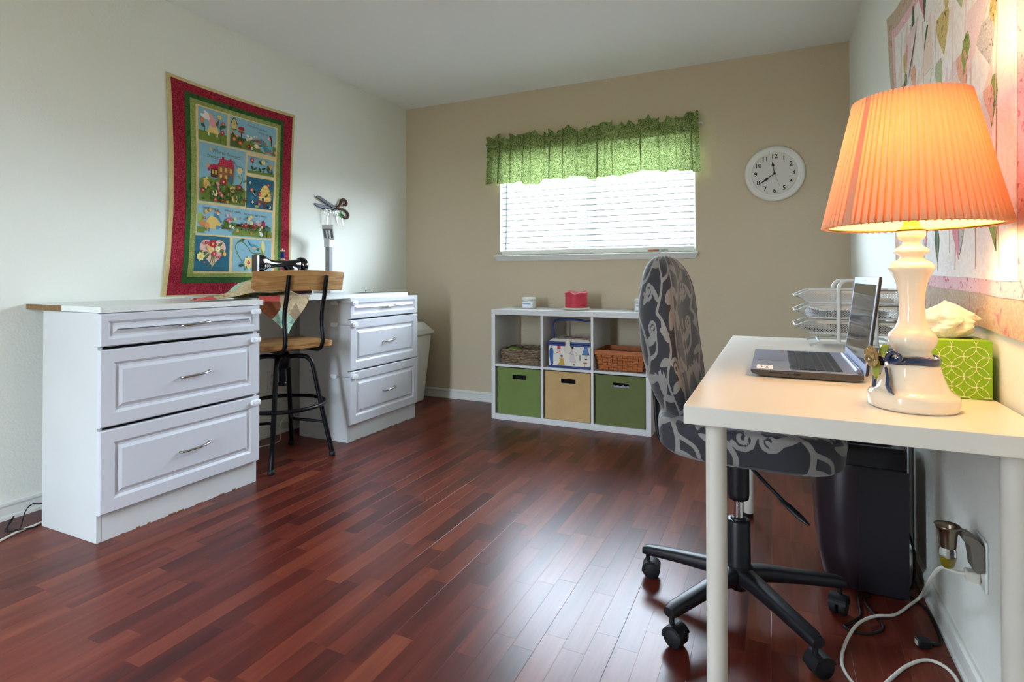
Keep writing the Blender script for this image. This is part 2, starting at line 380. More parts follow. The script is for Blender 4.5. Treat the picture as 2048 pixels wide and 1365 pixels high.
BBP = [(0, 0), (.013, 0), (.013, .012), (.009, .02), (.009, .052), (.013, .06), (.012, .07), (.006, .076), (0, .076)]
def base_run(name, fn, a, c):
    n = len(BBP); m = MB(); vs = [fn(d, z, a) for d, z in BBP] + [fn(d, z, c) for d, z in BBP]
    m.add(vs, [(i, (i + 1) % n, n + (i + 1) % n, n + i) for i in range(n)]); m.add(vs, [tuple(range(n)), tuple(range(n, 2 * n))])
    return m.build(name, 'trim_white', kind='structure')
base_run('baseboard_left', lambda d, z, t: (d, t, z), REAR, 0)
base_run('baseboard_back', lambda d, z, t: (t, -d, z), 0.014, W - .014)
base_run('baseboard_right', lambda d, z, t: (W - d, t, z), REAR, 0)
b = MB(); b.box(W - .02, W - .0, -1.63, -1.54, .075, .70).box(W - .012, W, -1.66, -1.63, .075, .70)
b.build('trim_1', 'trim_white', kind='structure', bevel=.005)

# floor strips (three-strip laminate boards running along the side walls)
SW = .0634
strips = []
ncol = int(W / SW) + 1
for i in range(ncol):
    x0 = i * SW; x1 = min(W, x0 + SW); y = 0. - rnd.random() * .0
    y = 0.
    first = True
    while y > REAR:
        ln = rnd.uniform(.24, .52) * (rnd.random() if first else 1); first = False
        ln = max(ln, .08); y2 = max(REAR, y - ln); strips.append((x0, x1, y2, y, rnd.random(), i % 3)); y = y2
def proj(p):
    q = Vector(p) - CAMLOC; z = q.dot(_f2)
    if z < .05: return None
    return (1024 + 1121.645 * q.dot(_r3) / z, 543.93 - 1121.645 * q.dot(_u3) / z)
def strip_area(s):
    c = [proj((x, y, 0)) for x, y in ((s[0], s[2]), (s[1], s[2]), (s[1], s[3]), (s[0], s[3]))]
    if any(k is None for k in c): return 0
    cl = [(min(max(k[0], 0), 2048), min(max(k[1], 0), 1365)) for k in c]
    return abs(sum(cl[i][0] * cl[(i + 1) % 4][1] - cl[(i + 1) % 4][0] * cl[i][1] for i in range(4))) / 2
strips.sort(key=strip_area, reverse=True)
def strip_geo(m, s, tones):
    x0, x1, y0, y1, t, k = s; e = .0003; g0 = .0009 if k == 0 else e; g1 = .0009 if k == 2 else e; d = .00025
    n0 = len(m.v)
    m.add([(x0, y0, -.012), (x1, y0, -.012), (x1, y1, -.012), (x0, y1, -.012), (x0, y0, -d), (x1, y0, -d), (x1, y1, -d), (x0, y1, -d),
           (x0 + g0, y0 + e, 0), (x1 - g1, y0 + e, 0), (x1 - g1, y1 - e, 0), (x0 + g0, y1 - e, 0)],
          [(0, 1, 5, 4), (1, 2, 6, 5), (2, 3, 7, 6), (3, 0, 4, 7), (4, 5, 9, 8), (5, 6, 10, 9), (6, 7, 11, 10), (7, 4, 8, 11), (8, 9, 10, 11)])
    tones += [t] * (len(m.v) - n0)
for s in strips[:300]:
    m = MB(); tn = []; strip_geo(m, s, tn); m.build('plank', 'floor_wood', floor, attr={'tone': tn})
m = MB(); tn = []
for s in strips[300:]: strip_geo(m, s, tn)
m.build('far_planks', 'floor_wood', floor, attr={'tone': tn}, kind='stuff')

# window: vinyl frame, panes, sill
b = MB(); fy0, fy1 = .075, .125
b.box(WX0, WX0 + .05, fy0, fy1, WZ0, WZ1).box(WX1 - .05, WX1, fy0, fy1, WZ0, WZ1).box(WX0 + .05, WX1 - .05, fy0, fy1, WZ0, WZ0 + .05).box(WX0 + .05, WX1 - .05, fy0, fy1, WZ1 - .05, WZ1)
win = b.build('window_1', 'frame_white', kind='structure')
xm = 1.63
b = MB(); b.box(xm - .035, xm + .035, fy0 - .01, fy1, WZ0 + .05, WZ1 - .05); b.build('mullion', 'frame_white', win, bevel=.004)
for x0, x1 in ((WX0 + .05, xm - .035), (xm + .035, WX1 - .05)):
    b = MB(); b.box(x0, x1, .098, .102, WZ0 + .05, WZ1 - .05); b.build('pane', 'window_glass', win)
b = MB(); b.prism([(-.04, WZ0 - .012), (-.045, WZ0 - .004), (-.04, WZ0), (.075, WZ0), (.075, WZ0 - .012)], 'x', WX0 - .035, WX1 + .016)
sill = b.build('sill', 'trim_white', win)
b = MB(); zz = WZ0 - .012; b.add([(WX0 - .03, -.034, zz), (WX1 + .012, -.034, zz), (WX1 + .012, -.001, zz), (WX0 - .03, -.001, zz), (WX0 - .018, -.016, zz - .032), (WX1 - .002, -.016, zz - .032), (WX1 - .002, -.001, zz - .032), (WX0 - .018, -.001, zz - .032)],
        [(0, 1, 2, 3), (4, 7, 6, 5), (0, 4, 5, 1), (1, 5, 6, 2), (2, 6, 7, 3), (3, 7, 4, 0)])
b.build('apron', 'trim_white', win)

b = MB(); b.box(WX0, WX0 + .004, -.001, .075, WZ0, WZ1).box(WX1 - .004, WX1, -.001, .075, WZ0, WZ1).box(WX0, WX1, -.001, .075, WZ1 - .004, WZ1)
b.build('jamb_liner', 'trim_white', win)
# blind
BL = thing('window_blind', 'white horizontal slat blind hanging inside the window recess', 'blind', (1.643, .03, WZ0 + .003))
proto = None; bx0, bx1 = WX0 + .012, WX1 - .012
m = MB(); pr = []
for i in range(7):
    t = -1 + 2 * i / 6; pr.append((.032 + .025 * t, .0045 * (1 - t * t)))
pr = pr + [(q[0], q[1] - .0036) for q in reversed(pr)]
m.prism([(q[0], q[1]) for q in pr], 'x', bx0, bx1, sm=True)
tilt = R(26)
m.v = [(p[0], .032 + (p[1] - .032) * math.cos(tilt) - p[2] * math.sin(tilt), p[2] * math.cos(tilt) + (p[1] - .032) * math.sin(tilt) + WZ0 + .062) for p in m.v]
slat0 = m.build('slat', 'blind_greyed', BL)
for k in range(1, 18): copy_child(slat0, BL, (0, 0, .0445 * k))
b = MB(); b.box(bx0, bx1, .008, .058, WZ0 + .004, WZ0 + .040); rail = b.build('bottom_rail', 'rail_white', BL, bevel=.004)
b = MB(); b.box(2.06, 2.10, .006, .0085, WZ0 + .009, WZ0 + .022, 0).box(2.10, 2.14, .006, .0085, WZ0 + .009, WZ0 + .022, 1).box(2.15, 2.20, .006, .0085, WZ0 + .009, WZ0 + .022, 2)
b.build('warning_sticker', [mat('sticker_orange', '#b8602c'), mat('sticker_red', '#9c4a30'), mat('sticker_grey', '#9aa09c')], rail)
b = MB(); b.box(bx0, bx1, .006, .062, WZ1 - .055, WZ1 - .002); b.build('headrail', 'rail_white', BL, bevel=.004)
for x in (1.02, 1.63, 2.27):
    b = MB(); b.tube([(x, .0068, WZ0 + .03), (x, .0068, WZ1 - .05)], .0011, 6).tube([(x, .0575, WZ0 + .03), (x, .0575, WZ1 - .05)], .0011, 6); b.build('ladder_cord', 'paper', BL)
b = MB(); b.tube([(.955, -.002, WZ0 + .045), (.966, -.004, WZ1 - .06)], .004, 8); lab(b.build('tilt_wand', mat('wand_grey', '#6b7275', .3), BL), 'thin grey tilt wand')

# valance curtain
VX0, VX1, VR = .800, 2.415, 2.035
VA = thing('valance', 'green leaf-print ruffled valance gathered on a rod above the window', 'curtain', (1.6, -.05, 1.73))
tk = []; _x = VX0 + .03
while _x < VX1 - .03: tk.append((_x, rnd.uniform(.028, .060), rnd.uniform(.6, 1.5))); _x += rnd.uniform(.045, .13)
def hem(x): return .012 * math.sin(x * 11 + 1) + .008 * math.sin(x * 27) + .005 * math.sin(x * 61)
m = MB(); NU = 620; NV = 30; P = []
for i in range(NU + 1):
    u = i / NU; s_ = VX0 + u * (VX1 - VX0); row = []
    ruf = .044 + .012 * math.sin(s_ * 43) + .010 * math.sin(s_ * 97 + 1) + .008 * math.sin(s_ * 21 + 2) + .006 * math.sin(s_ * 170)
    for j in range(NV + 1):
        v = j / NV; fx = 0.; fy = 0.
        for xi, w, A in tk:
            q = (s_ - xi) / w
            if abs(q) < 1: k_ = (1 - q * q) ** 2; fx -= A * w * .62 * math.sin(math.pi * q) * k_; fy += A * .020 * math.cos(math.pi * q * 1.0) * k_
        fine = .0035 * math.sin(s_ * 150 + 3 * math.sin(s_ * 9)) + .003 * math.sin(s_ * 73)
        if v < .2: t = v / .2; z = VR + .012 + ruf * (1 - t); g = .9 - .3 * t; yb = -.060; fine *= 2.2 - t
        elif v < .28: t = (v - .2) / .08; z = VR + .012 - .028 * t; g = .45; yb = -.062 - .010 * math.sin(t * math.pi)
        else: t = (v - .28) / .72; z = VR - .016 - (.30 + hem(s_)) * t; g = .75 - .25 * t; yb = -.060 - .004 * t; fine = fine * (1 - t) + (.010 * math.sin(s_ * 31 + 1) + .008 * math.sin(s_ * 17)) * t
        x = s_ + fx * g + (u - .5) * .035 * max(0, v - .28)
        row.append((x, yb - fy * g + fine, z))
    P.append(row)
m.grid(P); m.build('curtain_cloth', 'valance_print', VA)
b = MB(); b.tube([(VX0 - .01, -.034, VR), (VX1 + .012, -.034, VR)], .0055, 10).tube([(VX1 + .012, -.034, VR), (VX1 + .018, -.024, VR), (VX1 + .018, -.001, VR)], .006, 8).tube([(VX0 - .01, -.034, VR), (VX0 - .016, -.024, VR), (VX0 - .016, -.001, VR)], .006, 8)
b.build('curtain_rod', 'white_plastic', VA)
# ------------------------------------------------------------------ cabinets
def ring_panel(m, y0, y1, z0, z1, x, rings, mi=0):
    """raised panel: nested rectangles (inset, depth) facing +x"""
    vs = []
    for ins, d in rings: vs += [(x + d, y0 + ins, z0 + ins), (x + d, y1 - ins, z0 + ins), (x + d, y1 - ins, z1 - ins), (x + d, y0 + ins, z1 - ins)]
    fs = [(0, 1, 2, 3)]
    for i in range(len(rings) - 1):
        for k in range(4): fs.append((4 * i + k, 4 * i + (k + 1) % 4, 4 * i + 4 + (k + 1) % 4, 4 * i + 4 + k))
    n = 4 * (len(rings) - 1); fs.append((n, n + 1, n + 2, n + 3)); m.add(vs, fs, mi)
def cabinet(name, label, xb, xf, y0, y1, splits, ztop, hl, latch_y, side_latch):
    C = thing(name, label, 'cabinet', ((xb + xf) / 2, (y0 + y1) / 2, 0))
    b = MB(); b.box(xb, xf, y0, y0 + .018, 0, ztop).box(xb, xf, y1 - .018, y1, 0, ztop).box(xb, xf, y0 + .018, y1 - .018, ztop - .018, ztop).box(xb, xb + .006, y0 + .018, y1 - .018, .0, ztop - .018).box(xb + .006, xf, y0 + .018, y1 - .018, .10, .118)
    b.build('body', 'carcass_white', C, bevel=.0012, seg=1)
    b = MB(); b.box(xf - .016, xf - .001, y0 + .0185, y1 - .0185, 0, .099); b.build('toe_kick', 'carcass_white', C)
    # chipped lower edge
    b = MB()
    for k in range(9):
        yy = y0 + .05 + (y1 - y0 - .12) * (k + rnd.random() * .6) / 9; b.box(xf - .0012, xf + .0004, yy, yy + rnd.uniform(.01, .035), .0005, rnd.uniform(.002, .006))
    lab(b.build('chipped_edge', 'chipboard', C, kind='stuff'), 'chips in the white coating along the floor')
    for (z0, z1) in splits:
        m = MB(); hb = min(.055, (z1 - z0) * .27)
        ring_panel(m, y0 - .002, y1 + .002, z0, z1, xf + .001, [(0, 0), (0, .016), (.004, .020), (hb - .006, .020), (hb, .016), (hb + .004, .0125), (hb + .012, .0125), (hb + .016, .014), (hb + .026, .0195), (hb + .030, .0195)])
        D = m.build('drawer', 'cabinet_white', C)
        zc = (z0 + z1) / 2; yc = (y0 + y1) / 2 + .02; xs = xf + .020
        pts = [(xs, yc - hl, zc - .004), (xs + .012, yc - hl * .97, zc - .004), (xs + .022, yc - hl * .75, zc - .003), (xs + .027, yc - hl * .3, zc), (xs + .028, yc + hl * .1, zc + .001), (xs + .026, yc + hl * .5, zc + .003), (xs + .018, yc + hl * .9, zc + .005), (xs + .008, yc + hl, zc + .006), (xs, yc + hl, zc + .006)]
        h = MB(); h.tube(smooth(pts, 4), .0048, 10); lab(h.build('handle', 'nickel', D), 'brushed metal bow handle')
        zl = z1 - .028; h = MB(); h.prism(rrect(latch_y - .024, latch_y + .024, zl - .013, zl + .013, .010), 'x', xs, xs + .014)
        h.prism(rrect(latch_y - .012, latch_y + .016, zl - .007, zl + .007, .005), 'x', xs + .014, xs + .0165)
        lab(h.build('child_latch', 'latch_white', D, bevel=.002), 'white plastic child safety latch')
        if side_latch:
            h = MB(); h.prism(rrect(xf - .125, xf - .075, zl - .013, zl + .013, .010), 'y', y0 - .013, y0 - .0002)
            lab(h.build('latch_anchor', 'latch_white', C, bevel=.002), 'white latch anchor stuck to the cabinet side')
            h = MB(); h.tube([(xf - .08, y0 - .006, zl), (xf - .03, y0 - .009, zl), (xf + .016, y0 - .009, zl), (xs + .006, y0 + .002, zl), (xs + .007, latch_y - .02, zl)], .0065, 6, flat=.2)
            h.build('latch_strap', 'strap_clear', C)
    return C
cabinet('drawer_cabinet', 'white three-drawer cabinet nearest the camera, left of the stool', .203, .571, -2.735, -2.022, [(.734, .858), (.431, .722), (.106, .419)], .860, .066, -2.048, False)
cabinet('drawer_cabinet', 'white three-drawer cabinet in the corner, right of the stool', .158, .546, -1.345, -.650, [(.744, .868), (.432, .736), (.106, .424)], .8665, .058, -1.315, True)
WT = thing('worktop', 'long white worktop laid across both drawer cabinets', 'worktop', (.3, -1.7, .8675))
b = MB(); b.prism([(.003, -2.70), (.592, -2.737), (.592, -2.0), (.003, -2.0)], 'z', .861, .885); b.build('board', 'top_white', WT, bevel=.0015, seg=1)
b = MB(); b.prism([(.003, -1.9995), (.546, -1.9995), (.546, -.735), (.003, -.735)], 'z', .8675, .890); b.build('board', 'top_white', WT, bevel=.0015, seg=1)
b = MB(); b.prism([(.004, -2.7005), (.30, -2.7191), (.30, -2.7206), (.004, -2.7025)], 'z', .8615, .8842); lab(b.build('raw_edge', 'chipboard', WT), 'bare brown chipboard edge')

# ------------------------------------------------------------------ garden quilt on the left wall
def qmap(y, z, d=0.):
    """wall quilt: bowed edges between the pinned corners"""
    u = (y + 2.1) / .86; v = (z - .885) / 1.18; vv = min(max(v, 0), 1); uu = min(max(u, 0), 1)
    y2 = y + .020 * math.sin(math.pi * vv) * max(0, 1 - 2.2 * uu) - .014 * math.sin(math.pi * vv) * max(0, 2.2 * uu - 1.2) - .02 * (1 - vv) ** 6 * max(0, 1 - 1.5 * uu) - .035 * (1 - vv) * uu
    z2 = z - .012 * math.sin(math.pi * uu) * max(0, 2.2 * vv - 1.2) + .0
    wob = .0018 * math.sin(9 * y + 5 * z) + .0012 * math.sin(23 * z - 7 * y) + .0012 * math.sin(17 * y)
    return (.0075 + wob + d, y2, z2)
GQ = thing('garden_quilt', 'red-bordered quilt with garden scenes hanging on the left wall', 'quilt', (.0, -1.68, .887))
def qsheet(name, y0, y1, z0, z1, d, mt, parent, n=22, th=.002, hole=None):
    m = MB(); t = np.linspace(0, 1, n + 1)
    P = [[qmap(y0 + (y1 - y0) * a, z0 + (z1 - z0) * c, d) for c in t] for a in t]
    m.grid(P); bnd = [P[0][j] for j in range(n + 1)] + [P[i][n] for i in range(1, n + 1)] + [P[n][j] for j in range(n - 1, -1, -1)] + [P[i][0] for i in range(n - 1, 0, -1)]
    k = len(bnd); m.add(bnd + [(p[0] - th, p[1], p[2]) for p in bnd], [(i, (i + 1) % k, k + (i + 1) % k, k + i) for i in range(k)])
    return m.build(name, mt, parent, norm=False)
qsheet('binding', -2.108, -1.238, .8955, 2.068, 0, mat('binding_cream', '#cdb984', .9, var=.08, vscale=30), GQ, th=.006)
qsheet('border_strip', -2.085, -1.258, .902, 2.050, .0014, 'red_calico', GQ)
qsheet('border_strip', -2.012, -1.330, .965, 2.003, .0028, 'green_mottle', GQ)
qsheet('border_strip', -1.982, -1.357, .998, 1.976, .0042, 'floral_strip', GQ)
SASH = qsheet('sashing', -1.950, -1.385, 1.022, 1.951, .0056, mat('sash_cream', '#d8bd88', .9, var=.1, vscale=30), GQ)

class Deco:
    """flat cloth print: coloured cut-outs in panel coordinates (s right, t up), layered by order"""
    def __init__(s, base, fn, step=.00012): s.mb = MB(); s.cols = []; s.fn = fn; s.base = base; s.k = 0; s.step = step
    def ci(s, c):
        c = pal(c) if c.startswith('#') else c
        if c not in s.cols: s.cols.append(c)
        return s.cols.index(c)
    def poly(s, pts, c):
        s.k += 1; d = s.base + s.step * s.k; n = len(pts); cx = sum(p[0] for p in pts) / n; cy = sum(p[1] for p in pts) / n
        s.mb.add([s.fn(p[0], p[1], d) for p in pts] + [s.fn(cx, cy, d)], [(i, (i + 1) % n, n) for i in range(n)], s.ci(c)); return s
    def ell(s, x, y, rx, ry, c, rot=0, n=14):
        a = R(rot); return s.poly([(x + rx * math.cos(t) * math.cos(a) - ry * math.sin(t) * math.sin(a), y + rx * math.cos(t) * math.sin(a) + ry * math.sin(t) * math.cos(a)) for t in [2 * math.pi * i / n for i in range(n)]], c)
    def rect(s, x0, x1, y0, y1, c): return s.poly([(x0, y0), (x1, y0), (x1, y1), (x0, y1)], c)
    def leaf(s, x, y, L, w, ang, c):
        a = R(ang); pts = [(t, w * math.sin(math.pi * t) ** .8) for t in np.linspace(0, 1, 7)] + [(t, -w * math.sin(math.pi * t) ** .8) for t in np.linspace(1, 0, 7)][1:-1]
        return s.poly([(x + L * p * math.cos(a) - q * math.sin(a), y + L * p * math.sin(a) + q * math.cos(a)) for p, q in pts], c)
    def stem(s, pts, w, c):
        P = smooth([(p[0], p[1], 0) for p in pts], 5); s.k += 1; d = s.base + s.step * s.k; ci = s.ci(c)
        for a, e in zip(P[:-1], P[1:]):
            t = (e - a); 
            if t.length < 1e-9: continue
            n = Vector((-t.y, t.x, 0)).normalized() * w / 2
            s.mb.add([s.fn(q.x, q.y, d) for q in (a - n, e - n, e + n, a + n)], [(0, 1, 2, 3)], ci)
        return s
    def flower(s, x, y, r, c, cc='#d8b04c', n=6, a0=0):
        for k in range(n):
            a = a0 + 360 * k / n; s.leaf(x, y, r, r * .32, a, c)
        return s.ell(x, y, r * .3, r * .3, cc, n=8)
    def text(s, body, x, y, size, c, rot=0, curve=0.):
        v, f = text_mesh(body, size); s.k += 1; d = s.base + s.step * s.k; a = R(rot); o = []
        for p in v:
            X = p[0]; Y = p[1] + curve * p[0] ** 2; o.append(s.fn(x + X * math.cos(a) - Y * math.sin(a), y + X * math.sin(a) + Y * math.cos(a), d))
        s.mb.add(o, f, s.ci(c)); return s
    def build(s, name, parent): return s.mb.build(name, s.cols, parent, norm=False)
INK = '#54646c'
def panel(y0, y1, z0, z1, bgm, label):
    p = qsheet('picture_panel', y0, y1, z0, z1, .0066, bgm, GQ, n=10, th=.001); lab(p, label)
    w, h = y1 - y0, z1 - z0
    return p, Deco(.0070, lambda s, t, d: qmap(y0 + s * w, z0 + t * w, d)), h / w      # s in 0..1, t in 0..h/w
def hill(D, y, c, amp=.04, f=3, ph=0, n=24): D.poly([(0.005, .01), (.995, .01)] + [(1 - i / n * .99 - .005, y + amp * math.sin(f * 2 * math.pi * i / n + ph)) for i in range(n + 1)], c)
# 1 angel
p, D, a = panel(-1.936, -1.752, 1.757, 1.943, 'sky_blue', 'blue panel with a pink winged figure among flowers')
hill(D, .32, 'grass_green', .04, 1); D.leaf(.45, .62, .42, .08, 130, '#e4d8d0').leaf(.4, .7, .36, .07, 165, '#e6dcd4')
D.poly([(.28, .30), (.72, .30), (.62, .55), (.4, .55)], '#e0c074').ell(.5, .62, .15, .15, '#d79a98').ell(.42, .80, .06, .10, '#d79a98', 25).rect(.33, .37, .20, .31, '#e6dcd4').rect(.62, .66, .20, .31, '#e6dcd4')
for x, y, c in ((.12, .62, '#c8783c'), (.84, .66, '#c04c66'), (.82, .38, '#b8304c'), (.70, .84, '#d8c070')): D.stem([(x, y), (x + (.5 - x) * .25, y - .2), (x + (.5 - x) * .2, y - .34)], .022, '#3c5c2c').flower(x, y, .085, c)
for x, y, an in ((.22, .42, 150), (.72, .46, 60), (.78, .55, 20), (.66, .70, 250)): D.leaf(x, y, .18, .045, an, '#3c5c2c')
D.build('printed_scene', p)
# 2 girl on bench with bird houses
p, D, a = panel(-1.735, -1.396, 1.759, 1.944, 'sky_blue', 'blue panel with bird houses and a seated figure in a blue dress')
hill(D, .16, 'grass_green', .02, 2); D.poly([(0.01, .02), (.35, .02), (.3, .2), (.01, .24)], '#4c5a2a')
D.rect(.075, .09, .16, .33, '#5a2a1c').poly([(.035, .32), (.13, .32), (.125, .44), (.083, .52), (.04, .44)], '#d0b45c').rect(.03, .135, .31, .335, '#5f7a34').stem([(.02, .42), (.083, .53), (.145, .42)], .014, '#2c4030').ell(.083, .42, .013, .015, '#3c3424')
D.rect(.22, .24, .12, .30, '#5a2a1c').rect(.165, .30, .29, .31, '#a81e30').rect(.18, .29, .31, .345, '#8a7a44').poly([(.16, .345), (.30, .345), (.28, .40), (.18, .40)], '#a81e30')
D.text('I tend my garden', .57, .455, .062, INK, -4).text('I enjoy my tea', .74, .375, .058, INK, -4)
D.poly([(.50, .19), (.76, .17), (.78, .205), (.66, .25), (.56, .25)], '#a86a34').stem([(.42, .20), (.55, .215), (.72, .24)], .022, '#8a5430')
D.poly([(.60, .25), (.67, .27), (.76, .14), (.84, .14), (.90, .08), (.80, .03), (.74, .05)], '#4a8898').poly([(.80, .12), (.90, .10), (.90, .27), (.84, .28)], '#79aab0').ell(.845, .315, .035, .042, '#e0b89c').poly([(.83, .36), (.87, .37), (.90, .30), (.90, .14), (.875, .20), (.865, .30)], '#6a2c1c')
D.ell(.55, .115, .05, .04, '#e0d0a0').ell(.60, .10, .022, .022, '#e0b0b0').poly([(.73, .02), (.80, .04), (.93, .02), (.93, .06), (.76, .07)], '#a8643c')
for x, y, r, c in ((.06, .26, .035, '#d08a3c'), (.14, .22, .035, '#d8944c'), (.08, .15, .04, '#d87a34'), (.20, .10, .045, '#d0562c'), (.35, .26, .03, '#e6dcb0'), (.39, .21, .03, '#e6dcb0'), (.33, .19, .03, '#e6dcb0'), (.42, .24, .028, '#e6dcb0'), (.37, .07, .05, '#8c1c28'), (.44, .05, .03, '#e2d8cc'), (.48, .27, .025, '#dcc0c0'), (.53, .28, .024, '#d8a0a8'), (.66, .29, .022, '#d890a0'), (.95, .20, .03, '#e0c884'), (.95, .06, .03, '#dcaaa0')):
    D.flower(x, y, r, c)
for x, y, an in ((.04, .20, 110), (.30, .15, 130), (.38, .14, 60), (.12, .12, 60), (.42, .16, 30), (.26, .13, 150)): D.leaf(x, y, .06, .016, an, '#2f4c2c')
D.build('printed_scene', p)
# 3 house on the hill
p, D, a = panel(-1.934, -1.622, 1.416, 1.748, 'sky_blue', 'large blue panel with a red-roofed house on a flowered hill')
D.text('Where flowers', .57, .935, .10, INK, -3).text('bloom, so does', .47, .83, .098, INK, -3).text('hope', .86, .745, .09, INK, -14)
D.rect(.24, .40, .46, .62, '#4a2418').poly([(.23, .62), (.40, .62), (.40, .70), (.29, .71)], '#b01c38').rect(.26, .31, .52, .60, '#d0a050').rect(.33, .38, .52, .60, '#d0a050')
D.rect(.39, .74, .42, .70, '#8a5a34').poly([(.38, .70), (.75, .69), (.72, .83), (.44, .83)], '#b01c38').rect(.47, .52, .82, .87, '#a01830').rect(.64, .68, .82, .86, '#a01830')
for x in (.43, .54, .65): D.rect(x, x + .05, .59, .67, '#d0a050')
for x in (.43, .54): D.rect(x, x + .05, .46, .54, '#d0a050')
D.rect(.62, .71, .36, .54, '#2f6274')
for i in range(3):
    for k in range(7): D.rect(.42 + k * .045, .45 + k * .045, .72 + i * .035, .735 + i * .035, '#cc5060')
D.poly([(0.005, .01), (.995, .01), (.995, .30), (.88, .40), (.80, .36), (.72, .34), (.62, .42), (.52, .50), (.42, .47), (.34, .42), (.2, .46), (.06, .42), (.005, .38)], 'grass_green')
for x, y, r, c in ((.16, .36, .10, '#d8b468'), (.13, .28, .06, '#d8a058'), (.5, .40, .085, '#a01430'), (.86, .33, .075, '#b02440'), (.06, .20, .055, '#a81838'), (.36, .34, .05, '#dca0a0'), (.38, .28, .045, '#d88088'), (.30, .17, .075, '#e0d8a0'), (.40, .20, .05, '#c84860'), (.44, .14, .05, '#d87888'), (.30, .06, .05, '#b83048'), (.46, .06, .045, '#a02038'), (.68, .27, .08, '#d8b068'), (.60, .18, .04, '#d09040'), (.72, .11, .08, '#d0b070'), (.93, .10, .04, '#b02440'), (.55, .04, .035, '#d89040')): D.flower(x, y, r, c, n=7)
D.stem([(.84, .40), (.88, .50), (.86, .60), (.83, .64)], .016, '#3c5c2c').flower(.82, .66, .07, '#d8c078')
for pts in ([(.12, .26), (.22, .18), (.24, .03)], [(.5, .36), (.52, .22), (.5, .04)], [(.86, .28), (.84, .15), (.82, .02)], [(.06, .16), (.16, .12), (.18, .02)], [(.68, .22), (.62, .14), (.64, .02)], [(.36, .3), (.40, .2), (.38, .03)], [(.72, .1), (.74, .05), (.78, .02)]): D.stem(pts, .014, '#34501f')
for i in range(34): D.leaf(rnd.uniform(.04, .94), rnd.uniform(.03, .32), .085, .02, rnd.uniform(0, 180), '#34501f')
D.ell(.92, .47, .05, .022, '#5c7434', 20).ell(.80, .53, .05, .02, '#7c8c40', 140).leaf(.14, .62, .09, .035, 20, '#b02440').leaf(.14, .62, .08, .03, 260, '#b02440').leaf(.14, .62, .08, .03, 130, '#d88a50').flower(.17, .95, .035, '#d8a858')
D.build('printed_scene', p)
# 4 three flowers
p, D, a = panel(-1.608, -1.402, 1.625, 1.733, 'sky_blue', 'small blue panel with three single flowers')
hill(D, .09, 'grass_green', .03, 2); D.text('give me my garden flowers', .5, .47, .058, INK, -6)
for x, y, c in ((.16, .40, '#b83c50'), (.57, .40, '#dcca80'), (.84, .30, '#d8964c')):
    D.stem([(x, y), (x + .04, .22), (x, .06)], .018, '#34502c').flower(x, y, .085, c, n=8)
for x, y, an in ((.20, .08, 115), (.20, .10, 40), (.48, .08, 120), (.50, .16, 25), (.50, .30, 130), (.80, .10, 130), (.82, .06, 50), (.8, .18, 120)): D.leaf(x, y, .17, .035, an, '#2f4c2a')
D.build('printed_scene', p)
# 5 bee hive
p, D, a = panel(-1.611, -1.405, 1.415, 1.604, 'teal_blue', 'teal panel with a yellow bee hive')
D.text('The bees are', .40, .83, .085, '#1f4452', -4).text('a buzzing', .42, .74, .085, '#1f4452', -4).text('busy', .42, .65, .08, '#1f4452', -4)
D.rect(.63, .69, .02, .22, '#5a2a1c').rect(.36, .99, .20, .25, '#6a3420').stem([(.55, .20), (.66, .08)], .025, '#5a2a1c').stem([(.78, .20), (.66, .08)], .025, '#5a2a1c')
for i, (hw, y) in enumerate(((.235, .285), (.24, .345), (.235, .405), (.225, .465), (.205, .525), (.18, .58), (.14, .635), (.085, .68))): D.ell(.68, y, hw, .045, '#dcbc6c' if i % 2 else '#cfa955', n=18)
D.ell(.60, .29, .045, .05, '#2c3c4c').leaf(.66, .36, .16, .04, 40, '#4c6a2c').flower(.47, .43, .07, '#c83c50').flower(.78, .74, .06, '#c83c50').flower(.17, .52, .07, '#c8404c').flower(.45, .14, .06, '#c04058').flower(.86, .08, .05, '#e0b8c0')
D.stem([(.2, .48), (.28, .38), (.42, .36)], .016, '#b8b8a0').leaf(.30, .44, .1, .05, 60, '#3c5c2c').leaf(.45, .06, .18, .035, 180, '#8c9c44').flower(.10, .73, .05, '#e4e0d8', n=4).flower(.20, .17, .05, '#e4e0d8', n=4).leaf(.86, .55, .14, .035, 300, '#6c7c34').leaf(.74, .06, .12, .03, 20, '#2f4c2a')
D.build('printed_scene', p)
# 6 gardener with cart
p, D, a = panel(-1.944, -1.410, 1.236, 1.402, 'sky_blue', 'wide blue panel with a bending gardener and a cart of flowers')
hill(D, .075, 'grass_green', .008, 3); D.ell(.04, .16, .04, .06, '#9aa850'); D.poly([(.30, .08), (.98, .08), (.98, .13), (.85, .16), (.6, .13), (.45, .15), (.33, .16)], '#5c7434')
D.text('Gardening is', .16, .275, .040, INK, -2).text("Nature's path,", .45, .27, .038, INK, -1).text('but every day is lovely', .76, .255, .036, INK, -2)
D.poly([(.10, .07), (.25, .06), (.30, .11), (.24, .19), (.16, .20), (.11, .14)], '#d4b060').poly([(.19, .19), (.22, .23), (.25, .22), (.31, .14), (.285, .13), (.235, .18)], '#3f7d94').ell(.255, .235, .022, .026, '#dcae90').poly([(.205, .255), (.25, .265), (.30, .225), (.32, .215), (.27, .24), (.21, .245)], '#8a5630').rect(.23, .27, .06, .10, '#4c8aa4').stem([(.27, .085), (.31, .11)], .012, '#3f7d94')
D.ell(.07, .11, .045, .03, '#c07a40').ell(.12, .09, .03, .035, '#c88e54').rect(.11, .118, .03, .07, '#8a5a34').rect(.14, .148, .03, .07, '#8a5a34')
